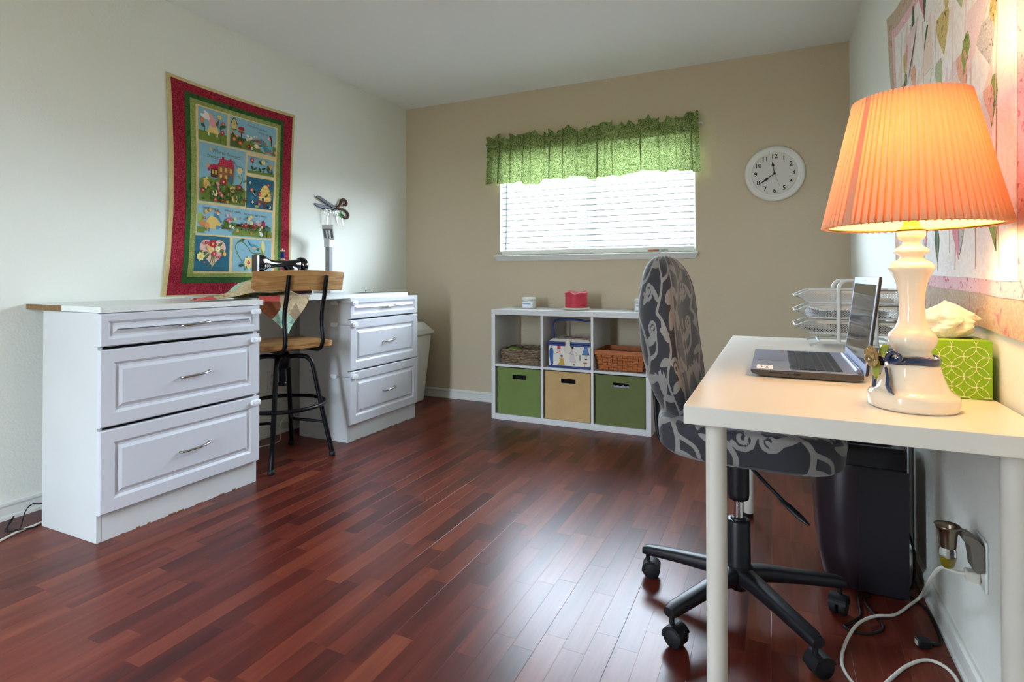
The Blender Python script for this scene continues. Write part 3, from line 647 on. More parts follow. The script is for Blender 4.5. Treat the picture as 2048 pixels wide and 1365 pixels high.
D.stem([(.30, .07), (.45, .085), (.5, .10)], .010, '#6a3c24').poly([(.49, .12), (.75, .06), (.76, .12), (.68, .13), (.52, .14)], '#5a2c20').ell(.70, .055, .035, .035, '#6a3420').ell(.70, .055, .02, .02, '#a8703c').poly([(.65, .12), (.74, .12), (.73, .07), (.67, .07)], '#7a4028')
D.rect(.868, .876, .03, .13, '#4a2c20').rect(.852, .892, .13, .175, '#a81c3c').poly([(.846, .175), (.898, .175), (.872, .21)], '#8c1830').rect(.918, .925, .02, .09, '#3c2c20').rect(.90, .942, .09, .125, '#3f6a74').poly([(.894, .125), (.948, .125), (.921, .155)], '#2c4c54')
D.ell(.84, .04, .025, .022, '#e4ddd4').ell(.825, .065, .014, .014, '#e4ddd4').leaf(.823, .07, .05, .006, 95, '#e4ddd4')
for x, y, r, c in ((.15, .255, .025, '#d89a3c'), (.10, .235, .025, '#d89a3c'), (.08, .17, .018, '#b02c44'), (.37, .22, .02, '#dca8b4'), (.41, .23, .02, '#dca8b4'), (.37, .17, .024, '#c83c5c'), (.41, .18, .024, '#c84860'), (.40, .15, .02, '#dcb8bc'), (.47, .185, .022, '#dcc070'), (.53, .205, .012, '#b02c50'), (.65, .20, .024, '#dcc070'), (.68, .225, .024, '#d8b048'), (.68, .16, .026, '#e0d090'), (.60, .13, .03, '#b02840'), (.72, .125, .035, '#a82038'), (.55, .125, .025, '#7a2830'), (.76, .18, .022, '#dcb0b4'), (.79, .15, .024, '#c85c70'), (.77, .15, .02, '#d87888'), (.82, .12, .018, '#e0c8a0'), (.79, .07, .02, '#dcdcc8'), (.62, .16, .018, '#c8b8c0'), (.48, .06, .022, '#c89c64'), (.38, .10, .02, '#dcd8c0'), (.42, .09, .018, '#dce0cc'), (.92, .02, .018, '#9c3a34')): D.flower(x, y, r, c)
for i in range(26): D.leaf(rnd.uniform(.30, .95), rnd.uniform(.05, .13), .03, .008, rnd.uniform(20, 160), '#34501f')
D.build('printed_scene', p)
# 7 heart
p, D, a = panel(-1.950, -1.724, 1.029, 1.227, 'teal_blue', 'teal panel with a pink heart and a bouquet')
D.poly([(.5 + .40 * (16 * math.sin(t) ** 3) / 17, .50 + .36 * (13 * math.cos(t) - 5 * math.cos(2 * t) - 2 * math.cos(3 * t) - math.cos(4 * t)) / 15) for t in [2 * math.pi * i / 40 for i in range(40)]], '#d9aa9e')
for pts in ([(.47, .45), (.45, .25), (.36, .10)], [(.5, .45), (.5, .25), (.47, .05)], [(.52, .45), (.55, .25), (.62, .14)]): D.stem(pts, .025, '#5c7434')
for x, y, an in ((.36, .48, 200), (.62, .62, 35), (.64, .50, 10), (.40, .45, 230), (.74, .50, 330), (.22, .52, 210)): D.leaf(x, y, .2, .04, an, '#4c6a30')
for x, y, r, c in ((.49, .68, .12, '#a82038'), (.44, .53, .09, '#dcc484'), (.52, .44, .08, '#b02840'), (.62, .56, .09, '#dcd4a8'), (.36, .58, .06, '#dcb46c'), (.14, .36, .12, '#dccf88'), (.82, .44, .06, '#d8a050'), (.66, .36, .05, '#b02848'), (.27, .70, .05, '#b02848'), (.34, .69, .04, '#b02848'), (.24, .22, .03, '#b02848')): D.flower(x, y, r, c, n=7)
D.build('printed_scene', p)
# 8 birds on a vine
p, D, a = panel(-1.701, -1.412, 1.029, 1.226, 'sky_blue', 'pale blue panel with two birds on a curling vine')
D.stem([(.22, .22), (.14, .34), (.06, .48), (.10, .58), (.22, .62), (.36, .52), (.46, .42), (.58, .38), (.72, .40)], .022, '#5c7a3c').stem([(.06, .40), (.10, .36), (.14, .40)], .012, '#5c7a3c')
D.leaf(.72, .62, .36, .05, 285, '#7c8c44').leaf(.80, .40, .28, .05, 100, '#d8cc84').poly([(.38, .58), (.50, .50), (.60, .50), (.64, .54), (.54, .58)], '#4c92ac').ell(.54, .50, .06, .022, '#d8a064').leaf(.46, .54, .16, .02, 130, '#3c7a94')
D.poly([(.14, .16), (.32, .30), (.42, .30), (.38, .22), (.24, .16)], '#5a98b0').ell(.39, .30, .04, .035, '#4c8ca8').flower(.40, .19, .14, '#dcc884', '#b03040', n=8).leaf(.28, .14, .14, .03, 190, '#34502c').leaf(.48, .08, .13, .03, 30, '#34502c').stem([(.34, .12), (.31, .03)], .03, '#5c7a3c').leaf(.14, .62, .16, .03, 20, '#3c5c2c').leaf(.62, .44, .08, .03, 60, '#3c5c2c')
D.text('sweet song', .28, .44, .05, '#6f98a4', -8)
D.build('printed_scene', p)

# ------------------------------------------------------------------ sewing machine, thread, cloth
SM = thing('sewing_machine', 'vintage black sewing machine with a silver face plate on the worktop', 'sewing machine', (.29, -1.60, .890))
sx = .27
def sec(m, stations, seg=16):                          # superelliptic body along y: (y, xc, zc, rx, rz)
    P = [[(xc + rx * math.copysign(abs(math.cos(t)) ** .7, math.cos(t)), y, zc + rz * math.copysign(abs(math.sin(t)) ** .7, math.sin(t))) for t in [2 * math.pi * k / seg for k in range(seg)]] for y, xc, zc, rx, rz in stations]
    m.grid(P, cv=True); m.add(P[0], [tuple(range(seg))]); m.add(P[-1], [tuple(range(seg))])
b = MB(); b.prism(rrect(sx - .085, sx + .085, -1.79, -1.42, .03), 'z', .8902, .925); b.build('bed', 'black_gloss', SM, bevel=.004)
b = MB(); sec(b, [(-1.765, sx, 1.075, .024, .048), (-1.735, sx, 1.075, .027, .05), (-1.715, sx, 1.075, .025, .040), (-1.69, sx, 1.073, .022, .027), (-1.65, sx, 1.072, .022, .021), (-1.58, sx, 1.074, .025, .021), (-1.52, sx, 1.072, .032, .027), (-1.485, sx, 1.068, .036, .035), (-1.465, sx, 1.068, .030, .034)])
b.build('arm', 'black_gloss', SM)
b = MB(); P = []
for z, y0, y1, rx in ((.924, -1.57, -1.45, .055), (.94, -1.565, -1.452, .047), (.98, -1.553, -1.458, .036), (1.03, -1.555, -1.462, .033), (1.052, -1.585, -1.465, .031), (1.066, -1.61, -1.47, .027)):
    P.append([(sx + rx * math.cos(t), (y0 + y1) / 2 + (y1 - y0) / 2 * math.sin(t), z) for t in [2 * math.pi * k / 20 for k in range(20)]])
b.grid(P, cv=True); b.build('pillar', 'black_gloss', SM)
b = MB(); b.prism(rrect(sx - .022, sx + .022, 1.02, 1.122, .008), 'y', -1.781, -1.766); lab(b.build('face_plate', 'silver_plate', SM, bevel=.002), 'silver face plate')
b = MB(); b.tube([(sx, -1.755, 1.02), (sx, -1.755, .955)], .006, 10).tube([(sx, -1.755, .957), (sx, -1.755, .928)], .0015, 6).box(sx - .006, sx + .016, -1.762, -1.748, .927, .932); b.build('needle_bar', 'chrome', SM)
b = MB(); b.lathe([(.004, 0), (.014, 0), (.014, .004), (.009, .006), (.012, .012), (.012, .016), (.006, .022), (.006, .028), (0, .028)], (sx + .024, -1.72, 1.058), 20, axis='x'); b.build('tension_dial', 'chrome', SM)
b = MB(); b.lathe([(.012, -1.466), (.030, -1.464), (.044, -1.458), (.049, -1.45), (.049, -1.437), (.044, -1.430), (.038, -1.434), (.028, -1.436), (.024, -1.425), (.010, -1.422), (0, -1.422)], (sx, 0, 1.068), 32, axis='y'); b.build('handwheel', 'black_gloss', SM)
b = MB(); b.lathe([(.0385, -1.4335), (.0445, -1.4293), (.0465, -1.432)], (sx, 0, 1.068), 32, axis='y'); b.lathe([(.009, -1.4215), (.009, -1.418), (0, -1.417)], (sx, 0, 1.068), 16, axis='y'); b.build('handwheel_trim', 'chrome', SM)
b = MB(); b.prism(rrect(-1.535, -1.522, 1.0, 1.052, .005), 'x', sx + .034, sx + .037); b.lathe([(.010, 0), (.010, .006), (.005, .010), (0, .010)], (sx + .037, -1.515, .985), 14, axis='x'); b.build('stitch_lever', 'chrome', SM)
b = MB(); b.tube([(sx, -1.585, 1.092), (sx, -1.585, 1.165)], .002, 6); b.build('spool_pin', 'chrome', SM)
TS = thing('thread_spool', 'navy blue spool of thread standing on top of the sewing machine', 'thread spool', (sx, -1.585, 1.0955))
b = MB(); b.lathe([(.0025, 1.096), (.014, 1.096), (.014, 1.101), (.009, 1.104), (.009, 1.106)], (sx, -1.585, 0), 18); b.lathe([(.0035, 1.1), (.0035, 1.15)], (sx, -1.585, 0), 12); b.lathe([(.009, 1.144), (.009, 1.146), (.014, 1.149), (.014, 1.154), (.0025, 1.154)], (sx, -1.585, 0), 18); b.build('spool', 'spool_wood', TS)
b = MB(); b.lathe([(.004, 1.1045), (.0115, 1.105), (.0122, 1.125), (.0115, 1.1455), (.004, 1.146)], (sx, -1.585, 0), 18); b.build('thread', 'thread_blue', TS)

# patchwork cloth: a crumpled part on the worktop and a corner hanging over the front edge
PC = thing('patchwork_cloth', 'unfinished patchwork cloth lying by the sewing machine with one corner hanging down', 'cloth', (.45, -1.95, .889))
def cloth_top(s, t):                                    # s along y (0 left .. 1 right), t across from front (0) to back (1)
    y = -2.30 + .62 * s; x = .545 - .012 * (1 - s) - .185 * t * (.35 + .65 * min(1, s * 1.4))
    bump = .085 * math.exp(-((s - .50) / .17) ** 2) * math.sin(math.pi * min(1, t * 1.05 + .05)) ** .8 * (1 - .25 * t) + .075 * math.exp(-((s - .78) / .13) ** 2) * math.sin(math.pi * min(1, t * .9 + .1)) + .012 * math.sin(23 * s + 4 * t) ** 2 * math.sin(math.pi * t)
    return (x + .008 * math.sin(11 * s), y, .892 + bump + .010 * math.sin(math.pi * s) * (1 - t))
def patch(name, fn, s0, s1, t0, t1, mt, n=9, th=.0015):
    P = [[fn(s0 + (s1 - s0) * i / n, t0 + (t1 - t0) * j / n) for j in range(n + 1)] for i in range(n + 1)]
    m = MB(); m.grid(P); m.grid([[(q[0], q[1], q[2] - th) for q in r] for r in P]); return m.build('patch', mt, PC, norm=False)
for s0, s1, t0, t1, mt in ((0, .14, 0, 1, 'patch_coral'), (.14, .34, 0, .5, 'patch_cream'), (.14, .34, .5, 1, 'patch_sage'), (.34, .52, 0, .30, 'patch_cream'), (.34, .50, .3, 1, 'patch_mint'), (.36, .50, .5, 1, 'patch_mint'), (.50, .60, .3, 1, 'patch_olive'), (.52, .70, 0, .3, 'patch_cream'), (.60, .76, .3, 1, 'patch_sage'), (.70, .84, 0, .3, 'patch_taupe'), (.76, .86, .3, 1, 'patch_taupe'), (.84, 1, 0, .3, 'patch_taupe'), (.86, 1, .3, 1, 'patch_cream')):
    if (s0, t0) == (.36, .5): continue
    patch('patch', cloth_top, s0, s1, t0, t1, mt)
def hang(y, z):
    d = .893 - z; return (.553 + .030 * (1 - math.exp(-max(0, d) * 30)) * .3 + .010 * math.sin(26 * y + 9 * z) * min(1, d * 6 + .1), y, z)
def hpatch(poly, mt):
    bm = bmesh.new(); vs = [bm.verts.new((0, p[0], p[1])) for p in poly]; bm.faces.new(vs)
    bmesh.ops.triangulate(bm, faces=bm.faces); bmesh.ops.subdivide_edges(bm, edges=bm.edges, cuts=5, use_grid_fill=True)
    m = MB(); bm.verts.index_update(); V = [hang(v.co.y, v.co.z) for v in bm.verts]; F = [tuple(v.index for v in f.verts) for f in bm.faces]; bm.free()
    m.add(V, F, 0, True); m.add([(q[0] - .0015, q[1], q[2]) for q in V], F, 0, True); return m.build('patch', mt, PC, norm=False)
hpatch([(-1.995, .900), (-1.86, .900), (-1.865, .870), (-1.93, .875), (-1.985, .872)], 'patch_coral')
hpatch([(-1.995, .872), (-1.985, .872), (-1.93, .875), (-1.865, .870), (-1.862, .842), (-1.885, .815), (-1.925, .784), (-1.98, .822)], 'patch_brown')
hpatch([(-1.86, .900), (-1.77, .900), (-1.76, .86), (-1.805, .80), (-1.862, .842), (-1.865, .870)], 'patch_cream')
hpatch([(-1.862, .842), (-1.805, .80), (-1.852, .748), (-1.868, .735), (-1.925, .784), (-1.885, .815)], 'patch_mint')
hpatch([(-1.77, .900), (-1.655, .900), (-1.672, .872), (-1.73, .80), (-1.76, .86)], 'patch_cream')
hpatch([(-1.76, .86), (-1.73, .80), (-1.76, .765), (-1.805, .80)], 'patch_taupe')
hpatch([(-1.805, .80), (-1.76, .765), (-1.812, .702), (-1.822, .700), (-1.868, .735), (-1.852, .748)], 'patch_mint')

# flat board with pins at the right end of the worktop
TB = thing('thin_board', 'thin dark brown curled board lying near the right end of the worktop', 'board', (.30, -.90, .890))
m = MB(); P = [[(.30 + .11 * i / 14 , -1.02 + .30 * j / 8 - .06 * i / 14, .8925 + .016 * max(0, (.25 - j / 8)) ** 1.2) for j in range(9)] for i in range(15)]
m.grid(P); m.grid([[(q[0], q[1], q[2] - .002) for q in r] for r in P]); m.build('sheet', mat('board_brown', '#5c4436', .5), TB, norm=False)
for k, (x, y) in enumerate(((.34, -.94), (.36, -.88))):
    m = MB(); m.tube([(x, y, .8945), (x, y + .006, .903)], .0014, 6).lathe([(0, .902), (.003, .904), (.003, .908), (0, .910)], (x, y + .006, 0), 8); m.build('push_pin', 'black_plastic', TB)

# ------------------------------------------------------------------ task lamp and scissors
TL = thing('task_lamp', 'grey upright task lamp with its head raised, behind the stool', 'lamp', (.13, -1.06, .8905))
b = MB(); b.prism(rrect(.05, .21, -1.14, -.98, .03), 'z', .8905, .912); b.build('base', 'lamp_light', TL, bevel=.004)
b = MB(); b.prism(rrect(.112, .148, -1.079, -1.041, .006), 'z', .912, 1.245); b.build('post', 'lamp_grey', TL)
b = MB(); b.prism(rrect(.108, .152, -1.084, -1.036, .008), 'z', .912, .955).prism(rrect(.106, .154, -1.086, -1.034, .008), 'z', 1.20, 1.262); b.build('collar', 'lamp_light', TL, bevel=.003)
_d = Vector((.20, -.24, .125)).normalized(); _w = Vector((.24, .20, 0)).normalized(); _n = _w.cross(-_d).normalized()
hx = Matrix.Translation((.145, -1.075, 1.268)) @ Matrix((_w, -_d, _n)).transposed().to_4x4()
b = MB(); b.box(-.036, .036, -.16, .02, -.016, .016); b.v = [tuple(p) for p in b.v]; hd = b.build('head', 'lamp_light', TL, bevel=.008, seg=3, xf=hx)
b = MB(); b.box(-.029, .029, -.152, -.02, -.0185, -.0155); b.build('reflector', 'lamp_dark', hd, xf=hx)
b = MB(); b.tube([(-.008, -.14, -.021), (-.008, -.03, -.021)], .006, 8).tube([(.008, -.14, -.021), (.008, -.03, -.021)], .006, 8); b.build('light_tube', 'white_plastic', hd, xf=hx)
RK = thing('scissor_rack', 'dark iron wall hook rack shaped like open shears with brown handles', 'hook rack', (.012, -.9, 1.47))
def sY(u, v): return -1.07 + u * .335, 1.575 - v * .335        # helper: u right, v down in rack widths
def loop_tube(m, pts, r, d, n=5, closed=False): m.tube([(d, p[0], p[1]) for p in [(q.x, q.y) for q in smooth([(a, c, 0) for a, c in pts], n, closed)]], r, 8, closed=closed)
b = MB(); b.prism([(-1.060, 1.548), (-1.052, 1.560), (-1.030, 1.560), (-.87, 1.502), (-.868, 1.488), (-.93, 1.497)], 'x', .012, .020); b.build('blade', 'shear_grey', RK, bevel=.002)
b = MB(); b.prism([(-1.072, 1.502), (-1.065, 1.508), (-.86, 1.497), (-.845, 1.483), (-.97, 1.474), (-1.045, 1.484)], 'x', .004, .012); b.build('blade', 'shear_grey', RK, bevel=.002)
b = MB(); loop_tube(b, [(-.868, 1.492), (-.835, 1.520), (-.815, 1.555), (-.785, 1.565), (-.762, 1.545), (-.770, 1.525), (-.790, 1.528)], .009, .018); b.build('handle', 'rust_brown', RK)
b = MB(); loop_tube(b, [(-.85, 1.490), (-.80, 1.494), (-.755, 1.480), (-.735, 1.452), (-.755, 1.432), (-.79, 1.440), (-.815, 1.460)], .009, .012); b.build('handle', 'rust_brown', RK)
for k, y in enumerate((-1.02, -.99, -.955, -.92, -.90, -.86)):
    b = MB(); b.tube([(.012, y, 1.482), (.026, y, 1.474), (.032, y, 1.466), (.034, y, 1.474)], .002, 6); b.build('hook', 'black_iron', RK)
def scissors(name, label, y, zt, h, mt_h, lean, open_=9):
    S = thing(name, label, 'scissors', (.034, y, zt - h), group=None)
    X = Matrix.Translation((.036, y, zt)) @ Matrix.Rotation(lean, 4, 'X')
    for s in (-1, 1):
        b = MB(); r = h * .12
        b.tube([(s * .002, s * (.014 + r * math.cos(t)) * 1., -r + r * 1.25 * math.sin(t)) for t in [2 * math.pi * k / 14 for k in range(14)]], .0022, 6, closed=True)
        b.tube([(s * .002, s * .010, -2.0 * r), (s * .002, 0, -h * .42), (0, -s * h * .015, -h * .55)], .0028, 6); lab(b.build('finger_loop', mt_h, S, xf=X), 'finger loop and shank')
        b = MB(); b.add([(s * .0012, -s * .004, -h * .42), (s * .0012, s * .006, -h * .42), (s * .0012, -s * h * .05, -h), (s * .003, -s * .004, -h * .42), (s * .003, s * .006, -h * .42), (s * .003, -s * h * .05, -h)], [(0, 1, 2), (3, 5, 4), (0, 3, 4, 1), (1, 4, 5, 2), (2, 5, 3, 0)]); b.build('blade', 'scissor_steel', S, xf=X)
    return S
scissors('scissors', 'silver scissors hanging directly above the task lamp head', -.975, 1.470, .125, 'scissor_steel', 0)
scissors('scissors', 'silver scissors hanging between the other two pairs', -.895, 1.470, .105, 'scissor_steel', R(14))
scissors('scissors', 'scissors with green finger loops hanging from the wall rack', -.845, 1.472, .115, 'scissor_green', R(16))

# waste bin in the corner, outlet and cords on the left side
BN = thing('waste_bin', 'white plastic waste bin with a lid in the corner beside the cabinet', 'waste bin', (.24, -.31, 0))
b = MB(); b.hexa([(.13, -.40, 0), (.30, -.40, 0), (.30, -.17, 0), (.13, -.17, 0), (.085, -.435, .54), (.352, -.435, .54), (.352, -.135, .54), (.085, -.135, .54)]); b.build('bin_body', 'bin_white', BN, bevel=.015, seg=3)
b = MB(); b.box(.072, .368, -.448, -.122, .541, .572); b.hexa([(.08, -.44, .572), (.36, -.44, .572), (.36, -.13, .572), (.08, -.13, .572), (.13, -.39, .64), (.30, -.39, .64), (.30, -.18, .64), (.13, -.18, .64)]); b.build('lid', 'bin_white', BN, bevel=.008, seg=2)
OL = thing('wall_outlet', 'white wall outlet low on the left wall behind the stool', 'outlet', (.002, -1.42, .30))
b = MB(); b.box(.0005, .006, -1.455, -1.385, .295, .41); b.build('plate', 'white_plastic', OL, bevel=.002)
for z in (.33, .375):
    b = MB(); b.prism(rrect(-1.437, -1.403, z - .014, z + .014, .008), 'x', .006, .0075); s_ = b.build('socket', 'ivory_plastic', OL)
    b = MB(); b.box(.0075, .0079, -1.428, -1.4255, z - .004, z + .006).box(.0075, .0079, -1.4145, -1.412, z - .004, z + .006); b.build('slot', 'ink', s_)
def cord(name, label, pts, r, mt, n=6):
    b = MB(); b.tube(smooth(pts, n), r, 8); o = b.build(name, mt); return tag(o, label, 'cord')
cord('power_cord', 'white cord drooping from the outlet behind the stool', [(.014, -1.42, .33), (.05, -1.40, .28), (.06, -1.36, .16), (.05, -1.40, .06), (.133, -1.476, .006), (.158, -1.555, .005), (.145, -1.615, .005), (.08, -1.75, .005)], .003, 'cord_white')
cord('power_cord', 'white cord on the floor coming out behind the near cabinet', [(.32, -3.10, .005), (.262, -2.97, .005), (.224, -2.878, .005), (.191, -2.802, .005), (.177, -2.724, .005), (.12, -2.60, .005)], .0048, 'cord_white')
cord('power_cord', 'thin black cord looping on the floor beside the near cabinet', [(.05, -2.60, .003), (.06, -2.69, .05), (.10, -2.742, .045), (.16, -2.785, .010), (.192, -2.812, .0145), (.16, -2.835, .012), (.10, -2.79, .02), (.075, -2.77, .03), (.10, -2.80, .012), (.15, -2.82, .003), (.205, -2.80, .0135), (.195, -2.75, .003), (.14, -2.70, .003), (.10, -2.60, .003)], .0022, 'black_rubber')

# ------------------------------------------------------------------ bar stool
ST = thing('bar_stool', 'industrial bar stool with wooden seat and back on a black iron frame', 'stool', (.412, -1.715, 0), R(-17), local=True)
def slab(m, poly, z0, z1): m.prism(poly, 'z', z0, z1)
b = MB(); P = []
b.prism(rrect(-.185, .20, -.20, .20, .035), 'z', .617, .648); b.build('seat', 'stool_wood', ST, bevel=.004)
b = MB(); P = []; nA = 18
for i in range(nA + 1):
    a = -26 + 52 * i / nA; row = []
    for r_, z in ((.55, .925), (.55, 1.022), (.568, 1.022), (.568, .925)):
        lean = (z - .925) * .22; row.append((.236 - .559 + r_ * math.cos(R(a)) + lean, r_ * math.sin(R(a)) * 1.02, z + .010 * math.cos(R(a * 3)) * (1 if z > 1 else 0)))
    P.append(row)
b.grid(P, cv=True, sm=False); b.add(P[0], [(0, 1, 2, 3)]); b.add(P[-1], [(0, 1, 2, 3)]); b.build('backrest', 'stool_wood', ST, bevel=.003)
for s in (-1, 1):
    b = MB(); yy = s * .104 + .012
    b.tube(smooth([(.03, yy * .9, .604), (.12, yy, .602), (.175, yy, .604), (.212, yy, .628), (.222, yy, .68), (.212, yy, .76), (.216, yy, .82), (.238, yy, .90), (.262, yy, 1.005)], 5), .0115, 10); b.build('back_bar', 'black_iron', ST)
b = MB(); b.prism(rrect(-.09, .09, -.14, .14, .01), 'z', .605, .6165); b.build('seat_plate', 'black_iron', ST)
b = MB(); b.lathe([(.019, .40), (.019, .605)], seg=16).lathe([(.022, .40), (.024, .405), (.024, .415), (.02, .42)], seg=16); b.build('screw', 'black_iron', ST)
b = MB(); b.lathe([(.030, .495), (.042, .50), (.042, .545), (.036, .572), (.030, .585), (.021, .587)], seg=20); b.build('hub', 'black_iron', ST)
for k in range(4):
    a = R(45 + 90 * k + 8); ca, sa = math.cos(a), math.sin(a)
    b = MB(); pts = [(.030, .560), (.09, .562), (.125, .555), (.150, .530), (.165, .48), (.205, .28), (.262, .02)]
    b.tube([(p[0] * ca, p[0] * sa, p[1]) for p in [(q.x, q.y) for q in smooth([(u, v, 0) for u, v in pts], 4)]], .0125, 10)
    L_ = b.build('leg', 'black_iron', ST)
    b = MB(); b.lathe([(.014, 0), (.018, .002), (.018, .018), (.013, .024)], (.264 * ca, .264 * sa, 0), 14); b.build('foot', 'black_rubber', L_)
b = MB(); b.tube([(.222 * math.cos(t), .222 * math.sin(t), .300) for t in [2 * math.pi * k / 48 for k in range(48)]], .0105, 10, closed=True); b.build('foot_ring', 'black_iron', ST)
for q in (0, 1):
    b = MB()
    for s in (-1, 1):
        aa = R(45 + 8 + (0 if q == 0 else 180)); bb = R(45 + 8 + 90 * 1 + (0 if q == 0 else 180))
        if s == 1:
            A = (.226 * math.cos(aa), .226 * math.sin(aa), .19); B_ = (.226 * math.cos(bb), .226 * math.sin(bb), .19)
            M_ = ((A[0] + B_[0]) * .22, (A[1] + B_[1]) * .22, .205); b.tube(smooth([A, tuple((A[i] + M_[i]) / 2 for i in range(3)), M_, tuple((B_[i] + M_[i]) / 2 for i in range(3)), B_], 6), .008, 8)
    b.build('cross_brace', 'black_iron', ST)
# ------------------------------------------------------------------ cube shelf and its contents
SX0, SX1, SY0, SY1, SZ = 1.057, 2.170, -.455, -.035, .768
V1, V2 = (1.430, 1.446), (1.782, 1.798)
CS = thing('cube_shelf', 'low white six-cube shelf under the window', 'shelf', ((SX0 + SX1) / 2, (SY0 + SY1) / 2, 0))
T = .036
def part(name, mt, par, *boxes, bevel=.0, seg=2, kind=None):
    b = MB()
    for q in boxes: b.box(*q)
    return b.build(name, mt, par, bevel=bevel, seg=seg, kind=kind)
part('side_panel', 'shelf_white', CS, (SX0, SX0 + T * .8, SY0, SY1, 0, SZ), bevel=.001, seg=1); part('side_panel', 'shelf_white', CS, (SX1 - T * .9, SX1, SY0, SY1, 0, SZ), bevel=.001, seg=1)
part('top_panel', 'shelf_white', CS, (SX0 + T * .8, SX1 - T * .9, SY0, SY1, SZ - T, SZ), bevel=.001, seg=1); part('bottom_panel', 'shelf_white', CS, (SX0 + T * .8, SX1 - T * .9, SY0, SY1, 0, T + .004), bevel=.001, seg=1)
for v in (V1, V2): part('divider', 'shelf_white', CS, (v[0], v[1], SY0 + .004, SY1, T + .004, SZ - T))
cells = [(SX0 + T * .8, V1[0]), (V1[1], V2[0]), (V2[1], SX1 - T * .9)]
ZS0, ZS1 = .370, .386
for c0, c1 in cells: part('shelf_board', 'shelf_white', CS, (c0, c1, SY0 + .004, SY1, ZS0, ZS1))
def fabric_bin(label, c0, c1, mt, bag=False):
    x0, x1 = c0 + .012, c1 - .006; y0, y1, z0, z1 = SY0 + .012, SY1 - .02, T + .006, .362
    B = thing('storage_bin', label, 'storage bin', ((x0 + x1) / 2, (y0 + y1) / 2, z0), group='fabric bins in the cube shelf')
    hx0, hx1, hz0, hz1 = x0 + (x1 - x0) * .36, x0 + (x1 - x0) * .68, z1 - .075, z1 - .045; th = .004
    part('front_panel', mt, B, (x0, hx0, y0, y0 + th, z0, z1), (hx1, x1, y0, y0 + th, z0, z1), (hx0, hx1, y0, y0 + th, z0, hz0), (hx0, hx1, y0, y0 + th, hz1, z1))
    part('bin_shell', mt, B, (x0, x0 + th, y0 + th, y1, z0, z1), (x1 - th, x1, y0 + th, y1, z0, z1), (x0 + th, x1 - th, y1 - th, y1, z0, z1), (x0 + th, x1 - th, y0 + th, y1 - th, z0, z0 + th))
    part('inner_sheet', 'dark_inside', B, (x0 + th, x1 - th, y0 + .05, y0 + .052, z0 + th, z1 - .01))  # dark sheet standing in for the shade inside the bin
    if bag:
        m = MB(); P = [[(hx0 - .01 + (hx1 - hx0 + .02) * i / 12, y0 + .018 + .01 * math.sin(i * 1.3 + j), hz0 - .02 + .030 * j / 5 + .004 * math.sin(i * 2.1)) for j in range(6)] for i in range(13)]; m.grid(P)
        lab(m.build('bag_inside', 'grey_bag', B, norm=False), 'pale grey plastic showing through the handle hole')
    return B
fabric_bin('bright green fabric bin in the left lower cube', *cells[0], 'felt_green')
fabric_bin('tan fabric bin in the middle lower cube', *cells[1], 'felt_tan')
fabric_bin('olive green fabric bin in the right lower cube', *cells[2], 'felt_olive', True)

# grey seagrass basket
GB = thing('woven_basket', 'grey-brown seagrass basket in the left upper cube', 'basket', (1.268, -.30, ZS1))
m = MB(); bx0, bx1, by0, by1 = 1.112, 1.417, -.430, -.16; nr = 9
for k in range(nr):
    z = ZS1 + .008 + k * .0115; ins = .004 * math.cos(k * 1.7); loop = rrect(bx0 + ins, bx1 - ins, by0 + ins, by1 - ins, .045, 7); L2 = []
    for i in range(len(loop)):
        a, c = loop[i], loop[(i + 1) % len(loop)]; n = max(1, int(math.hypot(a[0] - c[0], a[1] - c[1]) / .012))
        for q in range(n): L2.append((a[0] + (c[0] - a[0]) * q / n, a[1] + (c[1] - a[1]) * q / n))
    cx, cy = (bx0 + bx1) / 2, (by0 + by1) / 2; n = len(L2)
    pts = []
    for i, (x, y) in enumerate(L2):
        o = .0028 * math.sin(i * math.pi / 1.5 + k * math.pi); d = Vector((x - cx, y - cy)).normalized(); pts.append((x + d.x * o, y + d.y * o, z + .002 * math.sin(i * 1.1 + k)))
    m.tube(pts, .0068, 6, closed=True)
m.build('weave', 'seagrass', GB)
part('basket_floor', 'seagrass', GB, (bx0 + .02, bx1 - .02, by0 + .02, by1 - .02, ZS1 + .0005, ZS1 + .006))
m = MB(); P = [[(1.135 + .11 * i / 8, -.42 + .20 * j / 8, ZS1 + .085 + .028 * math.exp(-((i - 3) / 3) ** 2) * math.sin(.5 + j * .4) + .004 * math.sin(i * 2 + j)) for j in range(9)] for i in range(9)]; m.grid(P); m.grid([[(q[0], q[1], q[2] - .012) for q in r] for r in P])
GC = m.build('folded_cloth', 'lime_cloth', norm=False); tag(GC, 'bright green folded cloth poking out of the grey basket', 'cloth')
